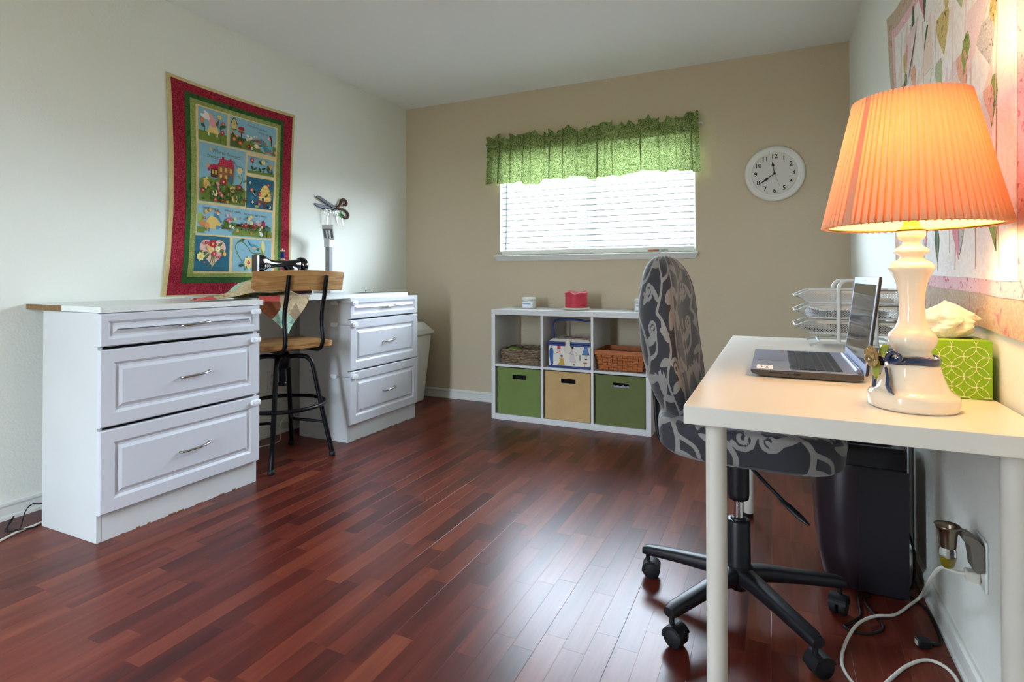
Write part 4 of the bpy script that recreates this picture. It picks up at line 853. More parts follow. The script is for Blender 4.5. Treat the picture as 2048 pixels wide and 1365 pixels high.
# brown splint basket
SB = thing('woven_basket', 'orange-brown wood splint basket in the right upper cube', 'basket', (1.97, -.30, ZS1))
tx0, tx1, ty0, ty1 = 1.808, 2.128, -.435, -.14
def splint_row(m, z0, z1, rowi, rows):
    f0, f1 = 1 - z0 / .135, 1 - z1 / .135
    for (p0, p1, n, ax) in (((tx0, ty0), (tx1, ty0), 9, 0), ((tx1, ty0), (tx1, ty1), 8, 1), ((tx1, ty1), (tx0, ty1), 9, 2), ((tx0, ty1), (tx0, ty0), 8, 3)):
        for i in range(n):
            for t0, t1, pr in ((i / n + .03 / n, (i + .97) / n, .0035 if (i + rowi) % 2 else -.0005),):
                def pt(t, f, o):
                    x, y = p0[0] + (p1[0] - p0[0]) * t, p0[1] + (p1[1] - p0[1]) * t; cx, cy = (tx0 + tx1) / 2, (ty0 + ty1) / 2
                    x = cx + (x - cx) * (1 - .13 * f); y = cy + (y - cy) * (1 - .13 * f); nx, ny = ((0, -1), (1, 0), (0, 1), (-1, 0))[ax]; return (x + nx * o, y + ny * o)
                a0, a1, c0, c1 = pt(t0, f0, pr), pt(t1, f0, pr), pt(t0, f1, pr), pt(t1, f1, pr); i0, i1, k0, k1 = pt(t0, f0, pr - .002), pt(t1, f0, pr - .002), pt(t0, f1, pr - .002), pt(t1, f1, pr - .002)
                m.hexa([(*a0, ZS1 + z0), (*a1, ZS1 + z0), (*i1, ZS1 + z0), (*i0, ZS1 + z0), (*c0, ZS1 + z1), (*c1, ZS1 + z1), (*k1, ZS1 + z1), (*k0, ZS1 + z1)])
m = MB()
for k in range(6): splint_row(m, .006 + k * .0165, .0205 + k * .0165, k, 6)
m.build('weave', 'splint', SB)
m = MB(); m.hexa([(tx0 + .026, ty0 + .026, ZS1 + .001), (tx1 - .026, ty0 + .026, ZS1 + .001), (tx1 - .026, ty1 - .026, ZS1 + .001), (tx0 + .026, ty1 - .026, ZS1 + .001), (tx0 + .012, ty0 + .012, ZS1 + .10), (tx1 - .012, ty0 + .012, ZS1 + .10), (tx1 - .012, ty1 - .012, ZS1 + .10), (tx0 + .012, ty1 - .012, ZS1 + .10)])
m.f = [f for f in m.f if f != (4, 5, 6, 7)]; m.m = m.m[:5]; m.sm = m.sm[:5]; m.build('stakes', 'splint_dark', SB)
m = MB()
for o, zz in ((.003, 0), ):
    for q in ((tx0 - .004, tx1 + .004, ty0 - .006, ty0 + .001), (tx0 - .004, tx1 + .004, ty1 - .001, ty1 + .006), (tx0 - .006, tx0 + .001, ty0 + .001, ty1 - .001), (tx1 - .001, tx1 + .005, ty0 + .001, ty1 - .001)): m.box(*q, ZS1 + .104, ZS1 + .135)
m.build('rim', 'splint', SB, bevel=.002)

# sewing box
XB0, XB1, YB0, YB1, ZB0, ZB1 = 1.478, 1.774, -.435, -.17, ZS1, .560
SBX = thing('sewing_box', 'cream sewing box printed with fashion figures, navy trim and carrying handle', 'sewing box', (1.626, -.30, ZB0))
part('box_body', 'print_cream', SBX, (XB0 + .002, XB1 - .002, YB0 + .002, YB1, ZB0 + .014, .533), bevel=.004)
part('base_trim', 'navy_trim', SBX, (XB0, XB1, YB0, YB1 + .002, ZB0 + .0005, ZB0 + .0138), bevel=.004)
part('trim_band', 'navy_trim', SBX, (XB0 - .001, XB1 + .001, YB0 - .001, YB1 + .003, .5335, .546), bevel=.003); part('trim_band', 'navy_trim', SBX, (XB0 - .002, XB1 + .002, YB0 - .002, YB1 + .004, .5475, .561), bevel=.003)
m = MB(); m.hexa([(XB0 + .002, YB0 + .002, .5612), (XB1 - .002, YB0 + .002, .5612), (XB1 - .002, YB1 - .002, .5612), (XB0 + .002, YB1 - .002, .5612), (XB0 + .02, YB0 + .03, .578), (XB1 - .02, YB0 + .03, .578), (XB1 - .02, YB1 - .03, .578), (XB0 + .02, YB1 - .03, .578)]); LD = m.build('lid', 'print_cream', SBX, bevel=.003)
m = MB(); xm_ = 1.620; pts = [(xm_ - .016, .572), (xm_ - .016, .535)] + arc(xm_, .512, .028, 150, 390, 14) + [(xm_ + .016, .535), (xm_ + .016, .572)]
m.prism([(p[0], p[1]) for p in pts], 'y', YB0 - .0075, YB0 - .0025); lab(m.build('latch_tab', mat('latch_cream', '#dcd4c4', .5), SBX), 'cream snap tab')
m = MB(); m.tube(smooth([(XB0 - .002, -.31, .553), (XB0 - .006, -.31, .60), (XB0 - .010, -.31, .668), (XB0 + .004, -.31, .692), (XB0 + .03, -.31, .697), (1.626, -.31, .702), (XB1 - .03, -.31, .692), (XB1 - .006, -.31, .684), (XB1 + .004, -.31, .665), (XB1 + .002, -.31, .60), (XB1 + .001, -.31, .553)], 5), .007, 8); m.build('handle', 'navy_trim', SBX)
D = Deco(0, lambda s, t, d: (XB0 + s * .296, YB0 + .002 - .0004 - d, ZB0 + .014 + t * .296), .00005)
D.poly([(.02, .30), (.05, .40), (.11, .40), (.13, .30), (.12, .22), (.12, .02), (.06, .02), (.03, .2)], '#3f62a0').ell(.08, .44, .025, .03, '#c8a890').ell(.09, .465, .035, .012, '#3c4a54').rect(.06, .10, -.0, .03, '#6a3a30')
D.rect(.22, .30, .38, .495, '#b03040').rect(.225, .245, .31, .38, '#d0b09c').rect(.265, .285, .31, .38, '#d0b09c').ell(.22, .30, .03, .012, '#8c3034').ell(.28, .31, .03, .012, '#8c3034')
D.poly([(.22, .01), (.40, .01), (.38, .09), (.37, .17), (.29, .17), (.28, .09)], '#c8a048').ell(.325, .205, .025, .03, '#d0a890').ell(.325, .225, .03, .022, '#4a2c28').rect(.27, .29, .10, .17, '#d0a890')
D.poly([(.50, .10), (.68, .08), (.62, .27), (.60, .36), (.54, .36), (.53, .27)], '#d2ccc8').ell(.58, .40, .022, .028, '#d0a890').ell(.585, .42, .028, .02, '#1c1a1c').rect(.54, .61, .265, .28, '#b08a98').ell(.62, .04, .03, .015, '#a04034').stem([(.62, .34), (.69, .28), (.66, .24)], .012, '#d0a890')
D.poly([(.80, .27), (.98, .27), (.94, .40), (.92, .49), (.86, .49), (.85, .40)], '#4a70aa')
for k in range(5): D.stem([(.83 + k * .03, .28), (.88 + k * .008, .41)], .006, '#8aa6cc')
D.rect(.875, .89, .19, .27, '#d0b09c').rect(.905, .92, .19, .27, '#d0b09c').ell(.90, .18, .03, .012, '#5a3a38').rect(.745, .775, .14, .27, '#8c8c92').ell(.88, .09, .05, .02, '#b0703c').rect(.86, .875, .0, .08, '#c89a80').ell(.40, .42, .02, .05, '#d0b060')
D.build('printed_figures', SBX)
D = Deco(0, lambda s, t, d: (XB0 + .02 + s * .256, YB0 + .03 + t * .205, .5785 + d), .00005)
D.ell(.5, .55, .22, .16, '#a84a40').ell(.86, .2, .08, .2, '#b83a3c').ell(.2, .75, .14, .08, '#3c4478').ell(.12, .15, .05, .06, '#2c2c30').ell(.3, .2, .04, .05, '#2c2c30').ell(.55, .12, .06, .06, '#7a9a8c'); D.build('printed_figures', LD)

# jars and candle on the shelf
def jar(label, x, y):
    J = thing('glass_jar', label, 'jar', (x, y, SZ), group='white jars on the cube shelf'); z = SZ + .0005
    m = MB(); m.lathe([(0, z), (.048, z), (.050, z + .004), (.050, z + .052), (.046, z + .058), (.045, z + .062)], (x, y, 0), 28); m.build('jar_body', 'jar_glass', J)
    m = MB(); m.lathe([(.046, z + .0622), (.050, z + .0635), (.0505, z + .076), (.047, z + .081), (0, z + .082)], (x, y, 0), 28); m.build('lid', 'white_plastic', J)
    def wrap(a0, a1, z0, z1, r): return [[(x + r * math.cos(R(a)), y + r * math.sin(R(a)), zz) for zz in (z0, z1)] for a in np.linspace(a0, a1, 13)]
    m = MB(); m.grid(wrap(-135, -35, z + .008, z + .048, .0506)); L_ = m.build('label', 'paper', J, norm=False)
    m = MB(); m.grid(wrap(-128, -55, z + .031, z + .040, .0509)); m.build('label_stripe', mat('label_blue', '#8fb0d8', .6), L_, norm=False)
    m = MB(); m.tube([(x - .03, y - .042, z + .062), (x + .02, y - .049, z + .056), (x + .045, y - .027, z + .048)], .0015, 6); m.build('string', 'paper', J)
jar('white lidded jar at the left end of the cube shelf', 1.262, -.26); jar('white lidded jar half hidden behind the office chair', 2.075, -.26)
CP = tag(MB().lathe([(0, SZ + .0005), (.080, SZ + .0005), (.088, SZ + .006), (.090, SZ + .016), (.086, SZ + .018), (.06, SZ + .015), (0, SZ + .015)], (1.632, -.285, 0), 40).build('candle_plate', 'stoneware'), 'round cream plate under the red candle', 'plate')
m = MB(); P = []; cz = SZ + .0185
for r, h in ((0, 0), (.074, 0), (.075, .004), (.074, .07), (.076, .09), (.078, .098), (.074, .106), (.066, .108), (.058, .098), (.04, .085), (0, .082)):
    row = []
    for k in range(40):
        t = 2 * math.pi * k / 40; dip = (-.020 * math.exp(-((t - 4.9) / .35) ** 2) + .004 * math.sin(3 * t)) * max(0, (h - .07) / .035) if r > .05 else 0
        rr = r * (1 + .02 * math.sin(2 * t + 1)); row.append((1.628 + rr * math.cos(t), -.285 + rr * math.sin(t), cz + h + dip))
    P.append(row)
m.grid(P, cv=True); CD = thing('pillar_candle', 'thick red pillar candle with a melted rim', 'candle', (1.628, -.285, cz)); m.build('wax', 'wax_red', CD)
MB().tube([(1.628, -.285, cz + .08), (1.63, -.285, cz + .094)], .0015, 6).build('wick', 'ink', CD)

# ------------------------------------------------------------------ wall clock
KX, KZ = 2.872, 1.656
CK = thing('wall_clock', 'round white wall clock with black numerals', 'clock', (KX, 0, KZ - .177))
m = MB(); m.lathe([(0, -.002), (.172, -.002), (.177, -.010), (.177, -.022), (.170, -.032), (.160, -.036), (.152, -.034), (.148, -.030), (.142, -.031), (.134, -.028), (.131, -.018)], (KX, 0, KZ), 64, axis='y'); m.build('rim', 'clock_white', CK)
m = MB(); m.lathe([(0, -.0185), (.1325, -.0185)], (KX, 0, KZ), 64, axis='y', caps=False); DF = m.build('dial', 'clock_face', CK)
for n in range(1, 13):
    v, f = text_mesh(str(n), .040, .0006); a = R(90 - 30 * n); cx, cz_ = KX + .110 * math.cos(a), KZ + .110 * math.sin(a)
    m = MB(); m.add([(cx + p[0], -.0192, cz_ + p[1]) for p in v], f); m.build('numeral', 'ink', DF, norm=False)
def hand(name, ang, L, w, blob, y):
    a = R(90 - ang); d = Vector((math.cos(a), math.sin(a))); n = Vector((-d.y, d.x))
    pr = [(0, .0022), (blob * L * .8, .0022), (blob * L * .9, w), (blob * L * 1.08, w * .85), (L, .0004)]
    pts = [(d * q + n * h) for q, h in pr] + [(d * q - n * h) for q, h in reversed(pr)]
    m = MB(); m.prism([(KX + p.x, KZ + p.y) for p in pts], 'y', y, y - .001); return m.build(name, 'ink', CK)
hand('hour_hand', 351, .078, .008, .70, -.0200); hand('minute_hand', 234, .108, .0085, .52, -.0212)
a = R(90 - 160); MB().tube([(KX, -.0225, KZ), (KX + .092 * math.cos(a), -.0225, KZ + .092 * math.sin(a))], .0006, 5).build('second_hand', 'ink', CK)
MB().lathe([(.008, -.0198), (.008, -.0235), (0, -.0245)], (KX, 0, KZ), 16, axis='y').build('hand_cap', 'ink', CK)
MB().lathe([(0, -.0262), (.1335, -.0262)], (KX, 0, KZ), 48, axis='y').build('glass_cover', 'glass', CK) if False else None

# ------------------------------------------------------------------ desk
DKX, DY0, DY1, DZ_ = 2.699, -2.808, -1.307, .733
DK = thing('desk', 'white desk with round legs along the right wall', 'desk', ((DKX + W) / 2, (DY0 + DY1) / 2, 0))
part('desktop', 'desk_white', DK, (DKX, W - .008, DY0, DY1, DZ_ - .036, DZ_), bevel=.0012, seg=2)
for x, y in ((2.7555, -2.750), (3.236, -2.750), (2.7635, -1.455), (3.236, -1.36)):
    m = MB(); m.lathe([(.0205, .02), (.0205, DZ_ - .0365)], (x, y, 0), 28); m.lathe([(.030, DZ_ - .040), (.030, DZ_ - .0365)], (x, y, 0), 24); L_ = m.build('leg', 'leg_white', DK)
    m = MB(); m.lathe([(.017, 0), (.0185, .003), (.0185, .02)], (x, y, 0), 20); m.build('foot', 'black_rubber', L_)

# ------------------------------------------------------------------ office chair
def motif_sdf(U, V):
    """damask of curling vines, leaves and tulips; negative inside the pale motif"""
    TU, TV = .27, .34; K = 1.22; U = U / K; V = V / K
    d = np.full(U.shape, 1.0); u = np.mod(U, TU); v = np.mod(V, TV)
    def seg(a, b, w0, w1):
        nonlocal d
        for ou in (-TU, 0, TU):
            for ov in (-TV, 0, TV):
                ax, ay, bx_, by_ = a[0] + ou, a[1] + ov, b[0] + ou, b[1] + ov
                if max(ax, bx_) < -.03 or min(ax, bx_) > TU + .03 or max(ay, by_) < -.03 or min(ay, by_) > TV + .03: continue
                px, py = u - ax, v - ay; dx, dy = bx_ - ax, by_ - ay; L2 = dx * dx + dy * dy + 1e-12
                h = np.clip((px * dx + py * dy) / L2, 0, 1); d = np.minimum(d, np.hypot(px - dx * h, py - dy * h) - (w0 + (w1 - w0) * h))
    def curve(pts, w0, w1, n=7):
        P = smooth([(p[0], p[1], 0) for p in pts], n); N = len(P) - 1
        for i in range(N): seg((P[i].x, P[i].y), (P[i + 1].x, P[i + 1].y), w0 + (w1 - w0) * i / N, w0 + (w1 - w0) * (i + 1) / N)
    def leaf(x, y, L, w, ang, bend=.25, cut=True):
        nonlocal d
        a = R(ang); n = 9; P = [(x + L * t * math.cos(a) - bend * L * t * t * math.sin(a), y + L * t * math.sin(a) + bend * L * t * t * math.cos(a)) for t in np.linspace(0, 1, n + 1)]
        W_ = [w * math.sin(math.pi * min(1, t * .96 + .03)) ** .75 * (1 - .35 * t) for t in np.linspace(0, 1, n + 1)]
        for i in range(n): seg(P[i], P[i + 1], W_[i], W_[i + 1])
    def spiral(x, y, r, a0, turns, w, s=1):
        pts = []
        for i in range(15):
            t = i / 14; a = R(a0) + s * turns * 2 * math.pi * t; q = r * (1 - .85 * t); pts.append((x + q * math.cos(a), y + q * math.sin(a)))
        for i in range(14): seg(pts[i], pts[i + 1], w * (1 - .3 * i / 14), w * (1 - .3 * (i + 1) / 14))
    def tulip(x, y, s, ang):
        leaf(x, y, .062 * s, .011 * s, ang + 26, -.35); leaf(x, y, .062 * s, .011 * s, ang - 26, .35); leaf(x, y, .052 * s, .008 * s, ang, .0)
    curve([(.02, 0), (.06, .07), (.045, .15), (.09, .22), (.075, .29), (.02 + .0, .34)], .0042, .0042)
    curve([(.15, 0), (.19, .08), (.165, .17), (.215, .25), (.19, .31), (.15, .34)], .0042, .0042)
    curve([(.06, .07), (.10, .09), (.125, .13)], .004, .0022); curve([(.09, .22), (.13, .24), (.14, .28)], .004, .0022); curve([(.19, .08), (.24, .10), (.255, .14)], .004, .0022); curve([(.165, .17), (.125, .19)], .0035, .002)
    spiral(.108, .055, .026, 200, 1.5, .0034); spiral(.232, .205, .026, 160, 1.5, .0034, -1); spiral(.012, .205, .022, 20, 1.4, .003); spiral(.128, .300, .022, 240, 1.5, .003, -1)
    tulip(.125, .130, 1.05, 75); tulip(.257, .140, 1.0, 100); tulip(.225, .300, 1.0, 60); tulip(.030, .295, .95, 110); tulip(.205, .030, .95, 20)
    for x, y, L, w, an, bn in ((.055, .10, .065, .011, 150, .3), (.045, .15, .075, .013, 35, -.3), (.07, .19, .06, .011, 170, -.3), (.085, .26, .065, .012, 10, .35), (.175, .12, .06, .011, 165, .3), (.185, .14, .07, .012, 40, -.3), (.20, .22, .06, .011, 175, .3), (.205, .27, .055, .010, 140, -.3), (.03, .03, .06, .011, 130, .3), (.165, .03, .05, .010, 150, -.3), (.165, .30, .05, .009, 330, .3), (.08, .02, .045, .009, 40, .3), (.25, .05, .05, .010, 250, .3), (.105, .185, .045, .009, 300, .3)): leaf(x, y, L, w, an, bn)
    return d * K - .0020
OC = thing('office_chair', 'armless swivel office chair covered in grey leaf-print fabric', 'office chair', (2.765, -2.165, 0), R(-2), local=True)
# seat cushion (local: +x front)
def cushion_rings(rings, per, n, half_x, half_y, cx, cy, z_of, p=3.2):
    P = []; Uc = []; Vc = []; vacc = 0; prev = None
    for ins, z in rings:
        row = []
        for k in range(n):
            t = 2 * math.pi * k / n; c, s = math.cos(t), math.sin(t); r = (abs(c) ** p + abs(s) ** p) ** (-1 / p)
            x = cx + half_x * ins * r * c; y = cy + half_y * ins * r * s; row.append((x, y, z_of(x, y, z)))
        P.append(row)
        if prev is not None: vacc += math.hypot((ins - prev[0]) * (half_x + half_y) / 2, z - prev[1])
        prev = (ins, z); Uc.append([per * k / n for k in range(n)]); Vc.append([vacc] * n)
    return P, np.array(Uc), np.array(Vc)
rings = [(i / 28, .588 - .004 * (i / 28) ** 4) for i in range(0, 27)] + [(.965 + .035 * math.sin(a), .549 + .036 * math.cos(a)) for a in np.linspace(.5, math.pi / 2, 8)] + [(1.0 - .02 * t, .549 - .046 * t) for t in np.linspace(.08, 1, 14)] + [(.975 - .05 * t, .500 - .010 * t) for t in np.linspace(0, 1, 5)] + [(.9 - .9 * t, .489) for t in np.linspace(0, 1, 4)]
rings[0] = (.001, .588)
def seat_z(x, y, z): return z + .010 * ((x - .04) / .25) ** 2 * (-1 if x > .04 else .6) - .004 * max(0, (x - .04) / .25) ** 3
P, Uc, Vc = cushion_rings(rings, 1.62, 320, .250, .238, .030, 0, seat_z)
pos = np.array(P); Uf = np.where(Vc > .17, Uc, pos[:, :, 1]); Vf = np.where(Vc > .17, Vc, pos[:, :, 0])
m = MB(); m.grid(P, cv=True); m.build('seat', 'damask_fabric', OC, attr={'motif': motif_sdf(Uf.ravel() + .05, Vf.ravel()).ravel()}, norm=True)
# back cushion: loops in horizontal section, thickness along x, width along y
NR, NK = 150, 230; P = []; Uc = np.zeros((NR, NK)); Vc = np.zeros((NR, NK))
bz0, bz1 = .545, 1.062
for i in range(NR):
    q = .004 + .992 * i / (NR - 1); z = bz0 + (bz1 - bz0) * (.5 - .5 * math.cos(math.pi * q)) if False else bz0 + (bz1 - bz0) * q
    e = abs(2 * q - 1); hw = .222 * (1 - e ** (3.4 if q > .5 else 2.6)) ** .5 * (1 - .10 * max(0, q - .5)); th = .060 * (1 - e ** 4.2) ** .5 + .004
    xc = -.150 - .075 * q - .030 * math.sin(math.pi * q * 1.1) + .085 * max(0, q - .62) ** 1.6 * -.2
    for k in range(NK):
        t = 2 * math.pi * k / NK; c, s = math.cos(t), math.sin(t); p = 2.6; r = (abs(c) ** p + abs(s) ** p) ** (-1 / p)
        yy = hw * r * s; xx = th * r * c
        wrap = .045 * (yy / .22) ** 2                                       # gentle wrap-around of the sides
        P.append((xc + xx + wrap, yy, z + .0)); Uc[i, k] = (t / (2 * math.pi)) * 1.02; Vc[i, k] = q * .56
P = [P[i * NK:(i + 1) * NK] for i in range(NR)]
m = MB(); m.grid(P, cv=True); m.add(P[0], [tuple(range(NK))]); m.add(P[-1], [tuple(range(NK))])
att = motif_sdf(Uc.ravel() + .11, Vc.ravel() + .04); att = np.concatenate([att, att[:NK], att[-NK:]])
BK = m.build('backrest', 'damask_fabric', OC, attr={'motif': att})
for side, kk in (('front', .155), ):
    pts = []
    for i in range(3, NR - 2, 3): pts.append(P[i][int(NK * (1 - kk))])
    for i in range(NR - 3, 2, -3): pts.append(P[i][int(NK * kk)])
    m = MB(); m.tube(pts, .0032, 6, closed=True); m.build('piping', mat('piping_grey', '#77757a', .7), BK)
m = MB(); m.tube(smooth([(-.05, 0, .465), (-.18, 0, .465), (-.225, 0, .478), (-.238, 0, .52), (-.245, 0, .62), (-.262, 0, .75)], 5), [.020] * 26, 8, flat=.45); m.build('back_bar', 'black_plastic', OC)
m = MB(); m.prism(rrect(-.13, .15, -.09, .09, .02), 'z', .455, .487); m.build('mechanism', 'black_plastic', OC, bevel=.004)
m = MB(); m.lathe([(.019, .42), (.030, .43), (.030, .456)], seg=20); m.lathe([(.020, .325), (.029, .330), (.031, .345), (.031, .456)], seg=24); m.build('column_sleeve', 'black_plastic', OC)
m = MB(); m.lathe([(.0145, .24), (.0145, .33)], seg=20); m.build('gas_lift', 'chrome', OC)
m = MB(); m.lathe([(.018, .262), (.022, .268), (.022, .272), (.015, .275)], seg=20); m.lathe([(.020, .268), (.031, .268), (.033, .262), (.034, .12), (.036, .105)], seg=24); m.build('column_base', 'black_plastic', OC)
m = MB(); m.tube(smooth([(.02, -.05, .462), (.06, -.10, .440), (.13, -.16, .395), (.17, -.19, .372)], 4), .005, 8); LV = m.build('lever', 'black_plastic', OC)
m = MB(); m.tube([(.115, -.148, .402), (.14, -.168, .389), (.165, -.187, .374), (.185, -.20, .363)], [.006, .011, .011, .005], 10, flat=.6); m.build('lever_grip', 'black_plastic', LV)
m = MB(); m.lathe([(.0, .062), (.024, .062), (.024, .075), (.046, .085), (.050, .105), (.046, .125), (.034, .135)], seg=24); m.build('hub', 'black_plastic', OC)
cast_ang = [96, 96 + 72, 96 + 144, 96 + 216, 96 + 288]; swiv = [40, 200, 100, 85, 230]
for k in range(5):
    a = R(cast_ang[k]); X = Matrix.Rotation(a, 4, 'Z'); m = MB(); S = []
    for x, zc, hw, hh in ((.03, .108, .030, .024), (.08, .108, .024, .022), (.18, .100, .021, .018), (.285, .090, .020, .016), (.305, .086, .017, .012)):
        S.append([(x, hw * math.copysign(abs(math.cos(t)) ** .6, math.cos(t)), zc + hh * math.copysign(abs(math.sin(t)) ** .6, math.sin(t))) for t in [2 * math.pi * q / 16 for q in range(16)]])
    m.grid(S, cv=True); m.add(S[0], [tuple(range(16))]); m.add(S[-1], [tuple(range(16))]); LG = m.build('base_arm', 'black_plastic', OC, xf=X)
    Y = X @ Matrix.Translation((.293, 0, 0)) @ Matrix.Rotation(R(swiv[k]), 4, 'Z'); m = MB()
    m.tube([(0, 0, .055), (0, 0, .082)], .007, 8)
    for s in (-1, 1): m.lathe([(0, s * .003), (.0265, s * .003), (.0275, s * .006), (.0275, s * .019), (.024, s * .022), (0, s * .022)], (.012, 0, .0278), 24, axis='y')
    hood = [(.012 + .030 * math.cos(R(t)), .0278 + .030 * math.sin(R(t))) for t in range(20, 200, 12)] + [(.012 + .022 * math.cos(R(t)), .0278 + .022 * math.sin(R(t))) for t in range(190, 20, -14)]
    m.prism(hood, 'y', -.0235, .0235); m.build('caster', 'black_rubber', LG, xf=Y)
# ------------------------------------------------------------------ table lamp
LX, LY = 3.114, -2.632; z0 = .7335
TLm = thing('table_lamp', 'white ceramic table lamp with a glowing orange pleated shade', 'lamp', (LX, LY, z0))
prof = [(0, z0), (.073, z0), (.0765, z0 + .004), (.0765, z0 + .024), (.074, z0 + .030), (.066, z0 + .034), (.060, z0 + .040), (.055, z0 + .052), (.050, z0 + .066), (.047, z0 + .078), (.0455, z0 + .086), (.040, z0 + .090), (.036, z0 + .100), (.033, z0 + .106), (.031, z0 + .112),
        (.036, z0 + .118), (.0405, z0 + .126), (.042, z0 + .135), (.040, z0 + .144), (.034, z0 + .151), (.028, z0 + .158), (.0235, z0 + .172), (.0215, z0 + .190), (.0210, z0 + .206), (.0220, z0 + .222), (.0245, z0 + .240), (.0290, z0 + .256), (.0350, z0 + .268), (.0390, z0 + .275), (.0385, z0 + .280), (.033, z0 + .287), (.024, z0 + .292),
        (.0195, z0 + .297), (.0205, z0 + .301), (.0285, z0 + .306), (.0300, z0 + .310), (.0280, z0 + .314), (.019, z0 + .320), (.0145, z0 + .325), (.0150, z0 + .329), (.0215, z0 + .334), (.0240, z0 + .340), (.0235, z0 + .349), (.0, z0 + .350)]
MB().lathe(prof, (LX, LY, 0), 56).build('base', 'ceramic', TLm)
MB().lathe([(.0, z0 + .3505), (.0245, z0 + .3505), (.0245, z0 + .353), (.018, z0 + .356), (.0135, z0 + .366), (.010, z0 + .374), (.010, z0 + .380), (.015, z0 + .383), (.0155, z0 + .405), (.013, z0 + .408), (0, z0 + .408)], (LX, LY, 0), 28).build('socket', 'brass', TLm)
bz = z0 + .445
MB().lathe([(0, bz - .036), (.012, bz - .034), (.014, bz - .020), (.024, bz - .004), (.028, bz + .012), (.024, bz + .028), (.012, bz + .037), (0, bz + .039)], (LX, LY, 0), 24).build('bulb', 'lamp_bulb', TLm)
pl = bpy.data.lights.new('lamp_glow', 'POINT'); pl.energy = 5.0; pl.color = (1.0, .69, .37); pl.shadow_soft_size = .035
po = bpy.data.objects.new('lamp_glow', pl); COL.objects.link(po); po.location = (0, 0, bz + .075 - z0); po.parent = TLm
RB, RT, ZB_, ZT = .1580, .1000, z0 + .358, z0 + .612
NP = 74; P = []
def pleat(frac): return (.0 if frac < .5 else 1.)
for j in range(13):
    v = j / 12; row = []
    for k in range(NP * 4):
        a = 2 * math.pi * k / (NP * 4); ph_ = (k % 4)
        o = (0, .35, 1.0, .85)[ph_]; r = RB + (RT - RB) * v; r2 = r - .0115 * (r / RB) * (1 - o)
        tw = a + .35 * (2 * math.pi / NP) * (1 if ph_ == 3 else 0); z = ZB_ + (ZT - ZB_) * v + (.003 * (o - .5) if j in (0, 12) else 0)
        row.append((LX + r2 * math.cos(tw), LY + r2 * math.sin(tw), z))
    P.append(row)
m = MB(); m.grid(P, cv=True, sm=False); m.build('shade', 'shade_fabric', TLm, norm=False)
m = MB(); P = []
for j in range(9):
    v = j / 8; r = RB + (RT - RB) * v; P.append([(LX + (r + .0012) * math.cos(R(a)), LY + (r + .0012) * math.sin(R(a)), ZB_ + (ZT - ZB_) * v) for a in (-143.2, -142.4, -139.4, -137.4)])
m.grid(P, sm=False); m.build('overlap_pleat', 'shade_fabric', TLm, norm=False)
m = MB(); m.lathe([(RB - .014, ZB_ + .003), (RT - .011, ZT - .004)], (LX, LY, 0), 64); m.f = m.f[:64]; m.m = m.m[:64]; m.sm = m.sm[:64]
m.build('shade_lining', 'inner_sheet', TLm, norm=False)
m = MB(); m.tube([(LX + (RB - .0135) * math.cos(t), LY + (RB - .0135) * math.sin(t), ZB_ + .003) for t in [2 * math.pi * k / 64 for k in range(64)]], .0022, 6, closed=True); m.tube([(LX + (RT - .0085) * math.cos(t), LY + (RT - .0085) * math.sin(t), ZT - .003) for t in [2 * math.pi * k / 48 for k in range(48)]], .0018, 6, closed=True)
for k in range(3):
    a = 2 * math.pi * k / 3 + .4; m.tube([(LX + .004 * math.cos(a), LY + .004 * math.sin(a), ZT - .03), (LX + (RT - .0085) * math.cos(a), LY + (RT - .0085) * math.sin(a), ZT - .003)], .0013, 6)
m.tube([(LX, LY, ZT - .034), (LX, LY, ZT - .012)], .004, 8)
for s in (-1, 1): m.tube(smooth([(LX + s * .012, LY, z0 + .382), (LX + s * .042, LY, z0 + .42), (LX + s * .045, LY, z0 + .50), (LX + s * .025, LY, z0 + .56), (LX, LY, ZT - .034)], 5), .0014, 6)
m.build('shade_frame', 'brass', TLm)
# ceramic ribbon with a rose
zr = z0 + .094
m = MB(); N = 48; P = []
for k in range(N):
    a = 2 * math.pi * k / N; row = []
    for q in range(8):
        t = 2 * math.pi * q / 8; r = .0425 + .0050 * math.cos(t); row.append((LX + r * math.cos(a), LY + r * math.sin(a), zr + .002 * math.sin(3 * a) + .0088 * math.sin(t)))
    P.append(row)
m.grid(P, cu=True, cv=True); RBN = m.build('ribbon', 'glaze_blue', TLm)
ra = R(-152); rx, ry = LX + .050 * math.cos(ra), LY + .050 * math.sin(ra); rdir = Vector((math.cos(ra), math.sin(ra), 0)); rtan = Vector((-math.sin(ra), math.cos(ra), 0))
def rp(s, h, o): q = Vector((rx, ry, zr)) + rtan * s + rdir * o; return (q.x, q.y, q.z + h)
m = MB()
m.tube(smooth([rp(0, 0, .002), rp(.012, .012, .006), rp(.026, .018, .004), rp(.034, .010, .0), rp(.024, .002, .0), rp(.008, -.002, .002)], 5), .0065, 8, flat=.55)
m.build('bow_loop', 'glaze_blue', RBN)
m = MB(); m.tube(smooth([rp(.004, -.014, .008), rp(.012, -.034, .010), rp(.020, -.050, .016), rp(.034, -.062, .014)], 5), [.006] * 5 + [.008] * 8 + [.003] * 3, 8, flat=.45); m.build('ribbon_tail', 'glaze_blue', RBN)
m = MB(); m.tube(smooth([rp(-.010, -.028, .012), rp(-.018, -.034, .014), rp(-.017, -.046, .016), rp(-.019, -.056, .016)], 5), .0055, 8, flat=.6); m.build('ribbon_tail', 'glaze_blue', RBN)
m = MB(); c = Vector(rp(-.012, .006, .014))
